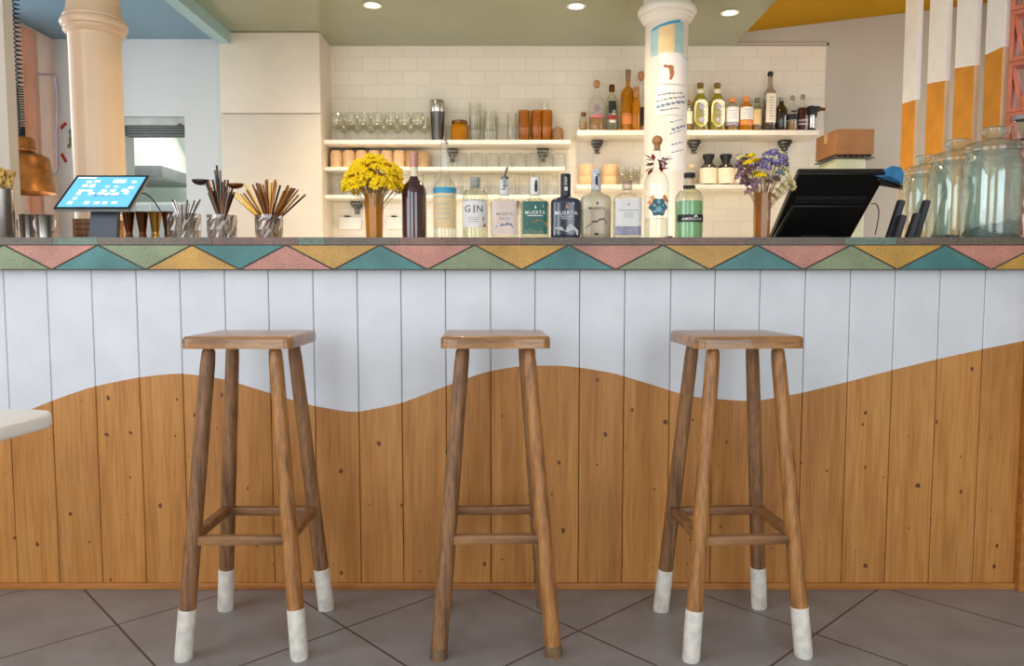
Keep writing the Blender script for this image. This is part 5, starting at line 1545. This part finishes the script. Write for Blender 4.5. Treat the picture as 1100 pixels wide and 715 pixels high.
def fluted(px, Y, r0, r1, h, name, lab, mat, flutes=12):
    s = Y / F; p = at(px, 240, Y); bm = bmn()
    n_ = flutes * 2; rings = []; h += EBY(Y)
    lv = [(r0 * .94, 0, 0), (r0, 1, .5), (r0 + (r1 - r0) * .4, h * .4, 1), (r0 + (r1 - r0) * .75, h * .75, 1), (r1, h * .86, 0), (r1, h, 0), (r1 - 1.1, h, 0), (r0 - 1.2, 3, 0)]
    for r, z, a in lv:
        rings.append([bm.verts.new(((r + (a * .8 if k % 2 else -a * .5)) * s * math.cos(2 * PI * (k + (z / h) * 2.0) / n_), (r + (a * .8 if k % 2 else -a * .5)) * s * math.sin(2 * PI * (k + (z / h) * 2.0) / n_), z * s)) for k in range(n_)])
    for a, b in zip(rings, rings[1:]):
        for k in range(n_): bm.faces.new((a[k], a[(k + 1) % n_], b[(k + 1) % n_], b[k]))
    bm.faces.new(rings[0][::-1]); bm.faces.new(rings[-1])
    return solo(name, bm, mat, lab, 'glass', (p.x, Y, ZT), smooth=False), s, p
g0, sg0, pg0 = fluted(198, 2.541, 15.5, 17, 40 * .62, 'cut_glass_tumbler', 'cut glass tumbler full of steel bar tools, nearest the jiggers', M['g_smoke'])
g1, sg1, pg1 = fluted(238.5, YBT, 14, 15.2, 23.5, 'cut_glass_tumbler', 'cut glass tumbler holding dark straws and long spoons', M['g_smoke'])
g2, sg2, pg2 = fluted(289, YBT, 13.2, 14.6, 23.5, 'cut_glass_tumbler', 'cut glass tumbler holding copper and brass straws', M['g_smoke'])
def stick(g, s, Y, tx, ty, tz, r, mat, name, lab, group, hollow=True):
    tz = tz + EBY(Y)
    bx, by = -tx * .28, -ty * .28
    lim = 10
    q = math.hypot(bx, by)
    if q > lim: bx, by = bx * lim / q, by * lim / q
    bm = bmn()
    a = Vector((0, 0, 0)); b = Vector(((tx - bx) * s, (ty - by) * s, (tz - 3) * s))
    tube(bm, [a, b * .5, b], r, 7)
    return solo(name, bm, mat, lab, 'straw' if 'straw' in name else 'spoon', (g.location.x + bx * s, Y + by * s, ZT + 3.2 * s), group)
rr = random.Random(8)
for k in range(28):
    u = (k + .5) / 28
    tx = -14 + 28 * u + rr.uniform(-2, 2); tz = rr.uniform(48, 64) - abs(tx) * .25
    if k in (8, 11, 13): tz = rr.uniform(68, 76)
    m = M[('dark_steel', 'black_soft', 'charcoal', 'dark_steel', 'copper_dark')[k % 5]]
    nm = {'dark_steel': 'dark steel', 'black_soft': 'black', 'charcoal': 'blue grey', 'copper_dark': 'dark copper'}[('dark_steel', 'black_soft', 'charcoal', 'dark_steel', 'copper_dark')[k % 5]]
    stick(g1, sg1, YBT, tx, rr.uniform(-9, 9), tz, .0032, m, 'drinking_straw', nm + ' straw standing in the cut glass tumbler with the spoons', nm + ' straws in the spoon tumbler')
for k in range(32):
    u = (k + .5) / 32
    tx = -34 + 70 * u + rr.uniform(-3, 3)
    tz = 62 - abs(tx) * .42 + rr.uniform(-6, 2)
    key = ('gold', 'copper_dark', 'copper', 'black_soft', 'copper_dark', 'gold')[k % 6] if tx > -12 else ('gold', 'gold', 'copper_dark')[k % 3]
    nm = {'gold': 'brass', 'copper_dark': 'dark copper', 'copper': 'copper', 'black_soft': 'black'}[key]
    stick(g2, sg2, YBT, tx, rr.uniform(-10, 10), tz, .0032, M[key], 'drinking_straw', nm + ' straw fanned out in the right hand cut glass tumbler', nm + ' straws in the copper tumbler')
for k in range(13):
    tx = -15 + 31 * (k + .5) / 13 + rr.uniform(-1, 1)
    tz = rr.uniform(34, 41)
    m, nm = ((M['dark_steel'], 'dark steel'), (M['steel'], 'bright steel'))[k % 2]
    stick(g0, sg0, 2.541, tx, rr.uniform(-8, 8), tz, .0032, m, 'swizzle_straw', nm + ' stick in the tumbler of bar tools next to the jiggers', nm + ' sticks in the bar tool tumbler')
# long spoons and ladles
def spoon(g, s, Y, tx, ty, tz, mat, lab, br=7):
    t = thing('bar_spoon', lab, 'spoon', (g.location.x - tx * .25 * s, Y - ty * .25 * s, ZT + 3.2 * s))
    b = Vector((tx * 1.25 * s, ty * 1.25 * s, (tz + EBY(Y) - 3) * s))
    bm = bmn(); tube(bm, [Vector((0, 0, 0)), b * .6, b], .002, 7); fin('handle', bm, mat, t)
    bm = bmn()
    sgn = -1 if tx < 0 else 1
    lv = 10
    for j in range(2):
        pass
    res = bmesh.ops.create_uvsphere(bm, u_segments=20, v_segments=10, radius=br * s)
    kill = [v for v in bm.verts if v.co.z > br * s * .25]
    bmesh.ops.delete(bm, geom=kill, context='VERTS')
    for v in bm.verts: v.co.x *= 1.25; v.co.z *= .75
    bm.transform(Matrix.Translation(b + Vector((sgn * br * .9 * s, 0, br * .4 * s))))
    bmesh.ops.solidify(bm, geom=bm.faces[:], thickness=.0008)
    fin('spoon_bowl', bm, mat, t)
spoon(g1, sg1, YBT, -13, -4, 57, M['dark_steel'], 'dark steel ladle spoon leaning left out of the straw tumbler', 7.5)
spoon(g1, sg1, YBT, 11, -5, 53, M['copper'], 'copper ladle spoon leaning right out of the straw tumbler', 7)
bm = bmn(); box(bm, -.022, .022, -.03, .03, 0, .017, bev=.003); solo('steel_tray', bm, M['dark_steel'], 'small steel tray between the bar tool tumbler and the spoon tumbler', 'tray', (at(221, 250, 2.596).x, 2.596, ZT))
bm = bmn(); box(bm, -.028, .028, -.03, .03, 0, .017, bev=.003); solo('steel_tray', bm, M['steel'], 'small steel tray between the spoon tumbler and the copper straw tumbler', 'tray', (at(264, 250, 2.559).x, 2.559, ZT))

# ------------------------------------------------------------------ right end of the bar
# monitor seen from behind
XA, XB = .924, 1.207
zt = at(900, 187, 2.469).z
t = thing('monitor', 'black point of sale monitor seen from behind, leaning towards the guests', 'monitor', ((XA + XB) / 2, 2.596, ZT))
w = (XB - XA) / 2
A = Vector((-w, .13, .006)); Bv = Vector((w, .13, .006)); Cv = Vector((w, -.14, zt - ZT)); D = Vector((-w, -.14, zt - ZT))
bm = bmn(); quad_slab(bm, [A, Bv, Cv, D], -.026); bmesh.ops.recalc_face_normals(bm, faces=bm.faces); bmesh.ops.bevel(bm, geom=bm.edges[:], offset=.004, segments=3, affect='EDGES'); fin('housing', bm, M['black'], t)
nn = (Bv - A).cross(D - A).normalized()
lerp = lambda u, v: A + (Bv - A) * u + (D - A) * v
bm = bmn(); quad_slab(bm, [lerp(.0, .08), lerp(.95, .08), lerp(.93, .62), lerp(.06, .62)], .02); bmesh.ops.recalc_face_normals(bm, faces=bm.faces); bmesh.ops.bevel(bm, geom=bm.edges[:], offset=.005, segments=3, affect='EDGES'); fin('back_cover', bm, M['black'], t)
bm = bmn(); quad_slab(bm, [lerp(.08, .635) + nn * .0, lerp(.9, .635), lerp(.9, .70), lerp(.08, .70)], .012); fin('hinge_ridge', bm, M['black_soft'], t)
bm = bmn(); quad_slab(bm, [lerp(.25, .12) + nn * .0205, lerp(.62, .12) + nn * .0205, lerp(.62, .16) + nn * .0205, lerp(.25, .16) + nn * .0205], .0006); fin('sticker', bm, M['palegreen'], t)
bm = bmn(); box(bm, -w * .7, w * .7, -.02, .2, 0, .012, bev=.004); fin('foot', bm, M['black_soft'], t)
bm = bmn(); quad_slab(bm, [(-.05, .075, .01), (.05, .075, .01), (.05, .02, .12), (-.05, .02, .12)], -.03); fin('arm', bm, M['black_soft'], t)
bm = bmn(); pts = [at(936, 219, 2.541), at(941, 219, 2.541), at(944, 226, 2.559), at(943, 238, 2.578), at(940, 252, 2.596)]
tube(bm, [q - t.location for q in spline(pts, 6)], .0018, 6); fin('cable', bm, M['cable'], t)
# blue cloth cap on its corner
t = thing('cap', 'blue cloth cap with black brim resting on the monitor corner', 'cap', (at(956, 192, 2.496).x, 2.496, at(956, 192, 2.496).z))
def pxl(px, py, dy): return at(px, py, 2.496 + dy) - t.location
bm = bmn()
outl = [(937, 188), (943, 185), (951, 181.5), (958, 178), (968, 179.5), (971, 186), (970, 197), (962, 198), (952, 194), (944, 190)]
f0 = [bm.verts.new(pxl(x, y, -.03 + .012 * math.sin(k * 1.9))) for k, (x, y) in enumerate(outl)]
f1 = [bm.verts.new(pxl(x, y, .05 + .012 * math.sin(k * 2.3))) for k, (x, y) in enumerate(outl)]
cf = bm.verts.new(pxl(956, 189, -.045)); cb = bm.verts.new(pxl(956, 188, .07))
for k in range(len(outl)):
    j = (k + 1) % len(outl)
    bm.faces.new((f0[k], f0[j], cf)); bm.faces.new((f1[j], f1[k], cb)); bm.faces.new((f0[k], f1[k], f1[j], f0[j]))
fin('crown', bm, M['bluecloth'], t)
bm = bmn(); quad_slab(bm, [pxl(943, 191, -.05), pxl(970, 199, -.05), pxl(970, 202, .03), pxl(940, 196, .03)], -.006); quad_slab(bm, [pxl(945, 191, -.05), pxl(968, 198, -.05), pxl(965, 201, -.04), pxl(945, 199, -.04)], -.006); fin('brim', bm, M['black'], t)
# cardboard box on tall green tin on the back counter
zb0, zb1 = at(915, 166, 3.812).z, at(915, 139, 3.812).z
X0, X1 = at(897, 150, 3.812).x, at(938, 150, 3.812).x
zg1 = at(915, 168.5, 3.812).z
t = thing('tall_tin', 'tall pale green tin with a dark grated top on the back counter', 'tin', ((X0 + X1) / 2, 3.921, .90))
bm = bmn(); box(bm, -.088, .068, -.10, .10, 0, zg1 - .90 - .006, bev=.006); fin('body', bm, M['palegreen'], t)
bm = bmn(); box(bm, -.105, .105, -.115, .12, zg1 - .906, zg1 - .898, bev=.002)
for k in range(7): box(bm, -.09 + k * .028, -.078 + k * .028, -.11, .11, zg1 - .898, zb0 - .9005, bev=.001)
fin('grate', bm, M['dark_steel'], t)
t = thing('cardboard_box', 'brown cardboard box lying on top of the tall pale green tin', 'box', ((X0 + X1) / 2, 3.925, zb0))
w = (X1 - X0) / 2
bm = bmn(); box(bm, -w, w, -.125, .125, 0, zb1 - zb0, bev=.002); fin('carton', bm, M['cardboard'], t)
bm = bmn(); box(bm, -w, w, -.02, .02, zb1 - zb0, zb1 - zb0 + .0008); box(bm, -w - .0008, -w, -.02, .02, (zb1 - zb0) * .6, zb1 - zb0); fin('packing_tape', bm, M['ceramic_tan'], t)
# menu boards
for (bx, tx, ty, Y, lab) in ((956.5, 970, 216, 2.396, 'longest black menu holder leaning beside the monitor'), (964, 971.5, 232, 2.369, 'short black menu holder in front of the longest one'),
                             (978, 987, 230, 2.369, 'short black menu holder leaning left of the glass jars'), (984.5, 997, 216, 2.414, 'long black menu holder leaning against the nearest glass jars')):
    p = at(bx, 252, Y); q = at(tx, ty, Y); q.y = Y
    d = Vector((q.x - p.x, 0, q.z - ZT)); h = d.length; a = math.atan2(d.x, d.z)
    bm = bmn(); box(bm, -.010, .010, -.010, .010, 0, h, bev=.002)
    bm.transform(Matrix.Rotation(a, 4, 'Y'))
    mz = min(v.co.z for v in bm.verts)
    t = thing('menu_holder', lab, 'menu', (p.x, Y + .01, ZT - mz), 'black menu boards')
    fin('cover', bm, M['black_soft'], t)
    bm = bmn(); box(bm, -.006, .006, -.0108, .0108, .006, h + .0012); bm.transform(Matrix.Rotation(a, 4, 'Y')); fin('pages', bm, M['charcoal'], t)
# big glass jars
JP0 = [(26, 0), (28.6, 1.6), (29.4, 5), (29.4, 76), (28, 82), (25.6, 86), (25.6, 89)]
def jar(px, Y, k, lab, beans):
    s = 2.414 / F * k; p = at(px, 230, Y); e = EBY(2.414)
    JP = [(r, h if h < 6 else h + e) for r, h in JP0]
    t = thing('glass_jar', lab, 'jar', (p.x, Y, ZT), None)
    bm = bmn(); loft(bm, [(r * s, h * s) for r, h in JP] + [((r - 1.2) * s, max(2.4, h) * s) for r, h in JP[::-1][1:-1]], 40); fin('jar_body', bm, M['g_jar'], t)
    bm = bmn(); loft(bm, [(r * s, (h + e) * s) for r, h in ((25, 88.4), (28.2, 89.2), (28.4, 92), (26.4, 93), (27.4, 95), (26.6, 97), (22, 100), (12, 102.5), (7, 103.6))], 40); l = fin('lid', bm, M['g_jar'], t)
    bm = bmn(); loft(bm, [(r * s, (h + e) * s) for r, h in ((7.6, 103.4), (8.6, 105), (12, 107.5), (13.4, 110.6), (13.2, 113.4), (11, 115))], 28); fin('lid_knob', bm, M['g_jar'], l)
    if beans:
        bm = bmn(); rb = random.Random(beans)
        for i in range(beans):
            a = rb.uniform(0, 2 * PI); q = 26 * s * math.sqrt(rb.random())
            x, y = q * math.cos(a), q * math.sin(a)
            top = (11 + 9 * x / (26 * s)) * s if beans > 300 else 5 * s
            ball(bm, (x, y, 4.6 * s + rb.uniform(0, 1) * max(.001, top)), 2.0 * s, 1, 0, (1.3, .8, .7))
        o = solo('coffee_beans', bm, M['coffee'], 'dark coffee beans heaped in the nearest glass jar' if beans > 300 else 'thin layer of dark beans in the middle glass jar', 'beans', (p.x, Y, ZT))
        o['kind'] = 'stuff'
jar(1065, 2.414, 1.0, 'nearest of the three big lidded glass jars, partly filled with dark beans', 480)
jar(1026, 2.614, 1.0, 'middle of the three big lidded glass jars on the bar', 160)
jar(993, 2.791, .93, 'farthest and smallest of the three big lidded glass jars', 0)
# slat posts
XP = 1.736
def slat(pa, pb, ya, yb, nm):
    Ya, Yb_ = XP * F / (pa - 550) * 1.021, XP * F / (pb - 550) * 1.021
    z0a, z0b = at(pa, ya, Ya).z, at(pb, yb, Yb_).z
    th = .02; top = za(XP) - .004
    t = thing('slat_post', nm, 'post', (XP, (Ya + Yb_) / 2, 0), 'painted slat posts')
    c = (Ya + Yb_) / 2
    ring = [(0, Yb_ - c, z0b), (th, Yb_ - c, z0b), (th, Ya - c, z0a), (0, Ya - c, z0a)]
    def prism2(lo, hi, mats, nm2):
        bm = bmn()
        a = [bm.verts.new((x, y, lo if lo is not None else z)) for x, y, z in ring]
        b = [bm.verts.new((x, y, hi if hi is not None else z)) for x, y, z in ring]
        bm.faces.new(a[::-1]); bm.faces.new(b)
        for k in range(4):
            f = bm.faces.new((a[k], a[(k + 1) % 4], b[(k + 1) % 4], b[k])); f.material_index = 1 if (k == 0 and len(mats) > 1) else 0
        fin(nm2, bm, mats, t, smooth=False)
    prism2(0, None, [M['orange_post'], M['cream_post']], 'orange_lower_part')
    prism2(None, top, [M['white_post']], 'white_upper_part')
slat(970, 984, 111.5, 107, 'half white, half orange slat post farthest from the terracotta blocks')
slat(996, 1015, 90, 86.5, 'half white, half orange slat post, second from the white wall')
slat(1025, 1046, 73.5, 70, 'half white, half orange slat post, third from the white wall')
slat(1057, 1076, 59, 50, 'half white, half orange slat post touching the terracotta blocks')
# terracotta breeze blocks
bh = at(1084, 60, 2.632).z - at(1084, 116, 2.632).z
zb_off = at(1084, 116, 2.632).z % bh
t = thing('breeze_block_screen', 'terracotta breeze block screen with zigzag openings at the right edge', 'screen', (1.742, 2.705, 0), rz=PI / 4)
bm = bmn(); bl = .2
zz = zb_off - bh
while zz < 2.2:
    z0, z1 = max(0, zz), zz + bh
    if z1 - z0 > .05:
        for j in range(3):
            y1 = -j * bl; y0 = y1 - bl + .002
            box(bm, 0, .07, y0, y1, z0, z0 + .014); box(bm, 0, .07, y0, y1, z1 - .016, z1 - .002)
            box(bm, 0, .07, y0, y0 + .012, z0 + .014, z1 - .016); box(bm, 0, .07, y1 - .012, y1, z0 + .014, z1 - .016)
            nseg = 6; ws = (bl - .026) / nseg
            for k in range(nseg):
                ya_, yb_ = y1 - .012 - k * ws, y1 - .012 - (k + 1) * ws
                zl_, zh_ = (z1 - .016, z0 + .014) if k % 2 == 0 else (z0 + .014, z1 - .016)
                dv = .006
                v = [(.006, ya_ + dv, zl_), (.006, ya_ - dv, zl_), (.006, yb_ - dv, zh_), (.006, yb_ + dv, zh_)]
                a = [bm.verts.new(q) for q in v]; b = [bm.verts.new((.064, q[1], q[2])) for q in v]
                bm.faces.new(a); bm.faces.new(b[::-1])
                for i in range(4): bm.faces.new((a[i], b[i], b[(i + 1) % 4], a[(i + 1) % 4]))
    zz += bh
fin('block_lattice', bm, M['terracotta'], t, smooth=False)
zl2 = at(1095, 157.5, 2.559).z
bm = bmn(); box(bm, -.085, -.0005, -.15, -.008, zl2 - .02, zl2, bev=.002); fin('ledge', bm, M['terracotta'], t)
s = 2.52 / F
t = thing('storage_jar', 'small clear jar of dark beans on the terracotta ledge at the right edge', 'jar', (1.753, 2.634, zl2))
bm = bmn(); loft(bm, [(10.5 * s, 0), (11.6 * s, 1 * s), (11.6 * s, 28 * s), (9.4 * s, 31 * s), (9.4 * s, 33 * s)], 28); fin('jar_body', bm, M['g_clear'], t)
bm = bmn(); loft(bm, [(10 * s, 33 * s), (10.4 * s, 33.4 * s), (10.4 * s, 37 * s), (9.4 * s, 38 * s)], 28); fin('lid', bm, M['grey'], t)
bm = bmn(); loft(bm, [(9 * s, 1.6 * s), (10.6 * s, 2 * s), (10.6 * s, 9 * s), (8 * s, 12 * s), (3 * s, 13 * s)], 24); b_ = fin('bean_fill', bm, M['coffee'], t)
# ------------------------------------------------------------------ light
def area(name, loc, rot, sx, sy, power, col):
    l = bpy.data.lights.new(name, 'AREA'); l.shape = 'RECTANGLE'; l.size = sx; l.size_y = sy
    l.energy = power; l.color = col
    o = bpy.data.objects.new(name, l); o.location = loc; o.rotation_euler = rot; COL.objects.link(o)
    return o
DAY = (0.93, 0.97, 1.0)
for a, b in ops:
    area('window_daylight', ((a + b) / 2, YN - .02, 1.3), (PI / 2, 0, 0), b - a - .1, 2.3, 37, DAY)
area('window_daylight', (XLW - .02, (wy0 + wy1) / 2, (wz0 + wz1) / 2), (0, -PI / 2, 0), wz1 - wz0 - .1, wy1 - wy0 - .1, 42, DAY)
area('window_daylight', (XR + .02, (ry0 + ry1) / 2, (rz0 + rz1) / 2), (0, PI / 2, 0), rz1 - rz0 - .1, ry1 - ry0 - .1, 12, DAY)
area('kitchen_lamp', (-2.3, 5.6, 2.58), (0, 0, 0), .6, .6, 15, (1, 1, .98))  # added light without a fixture, brightens the kitchen behind the hatch
# added light strip, unseen below the bar top, to brighten the back wall
t = thing('work_light', 'slim warm light strip fixed under the back edge of the bar top', 'lamp', (0, 2.86, zlow - .0005))
bm = bmn(); box(bm, -1.5, 1.5, -.012, .012, -.012, 0, bev=.002); fin('housing', bm, M['white'], t)
bm = bmn(); box(bm, -1.48, 1.48, -.008, .008, -.0135, -.0121); fin('diffuser', bm, emit('warm strip', (255, 226, 180), 4), t)
area('work_light_glow', (0, 2.89, zlow - .02), (math.radians(115), 0, 0), 3.0, .03, 12, (1, .86, .66))
area('window_daylight', (XLW - .02, 3.25, 1.6), (0, -PI / 2, 0), 1.2, .9, 9, DAY)  # daylight from the added left window, brightens column and ceiling
spots = [at_z(400, 5, ZC), at_z(619, 6, ZC), at_z(784, 13, ZC)]
fill_spots = [Vector((x, 3.0, ZC)) for x in (-.95, -.25, .45)]  # extra downlights out of view, added to light the bar
names = ['leftmost of the three lit downlights in the olive ceiling', 'middle of the three lit downlights in the olive ceiling', 'downlight at the right end of the olive ceiling beside the yellow part']
names += ['downlight nearer the front in the olive ceiling, left one', 'downlight nearer the front in the olive ceiling, middle one', 'downlight nearer the front in the olive ceiling, right one']
for p, nm in zip(spots + fill_spots, names):
    t = thing('downlight', nm, 'downlight', (p.x, p.y, ZC), 'ceiling downlights')
    bm = bmn()
    for (r0, z0), (r1, z1) in zip([(.042, 0), (.046, -.004), (.036, -.006), (.030, 0.0)], [(.046, -.004), (.036, -.006), (.030, 0.0), (.030, 0.0)]):
        a = [bm.verts.new((r0 * math.cos(2 * PI * k / 24), r0 * math.sin(2 * PI * k / 24), z0)) for k in range(24)]
        b = [bm.verts.new((r1 * math.cos(2 * PI * k / 24), r1 * math.sin(2 * PI * k / 24), z1)) for k in range(24)]
        if (r0, z0) != (r1, z1):
            for k in range(24): bm.faces.new((a[k], a[(k + 1) % 24], b[(k + 1) % 24], b[k]))
    bmesh.ops.remove_doubles(bm, verts=bm.verts, dist=1e-5)
    fin('rim', bm, M['white'], t)
    bm = bmn(); loft(bm, [(.028, -.003), (.026, -.001)], 20); fin('lens', bm, M['lens'], t)
    l = bpy.data.lights.new('downlight_beam', 'SPOT'); l.energy = 20; l.color = (1, .80, .56); l.spot_size = math.radians(130); l.spot_blend = .8; l.shadow_soft_size = .03
    o = bpy.data.objects.new('downlight_beam', l); o.location = (p.x, p.y, ZC - .02); COL.objects.link(o)
w = bpy.data.worlds.new('World'); S.world = w; w.use_nodes = True
bg = w.node_tree.nodes['Background']
sky = w.node_tree.nodes.new('ShaderNodeTexSky')
try:
    sky.sky_type = 'NISHITA'; sky.sun_disc = False; sky.sun_elevation = math.radians(40)
except Exception:
    pass
w.node_tree.links.new(sky.outputs['Color'], bg.inputs['Color'])
bg.inputs['Strength'].default_value = 0.25
vs = S.view_settings
vs.view_transform = 'Standard'; vs.look = 'None'; vs.gamma = 1.0; vs.use_curve_mapping = False
vs.exposure = 0.0
try: S.display_settings.display_device = 'sRGB'
except Exception: pass
c = S.cycles
c.max_bounces = 20; c.transparent_max_bounces = 40; c.diffuse_bounces = 5; c.glossy_bounces = 5; c.transmission_bounces = 8
c.caustics_reflective = False; c.caustics_refractive = False
c.sample_clamp_indirect = 6.0
c.use_denoising = True
try: c.denoiser = 'OPENIMAGEDENOISE'
except Exception: pass
c.use_adaptive_sampling = False
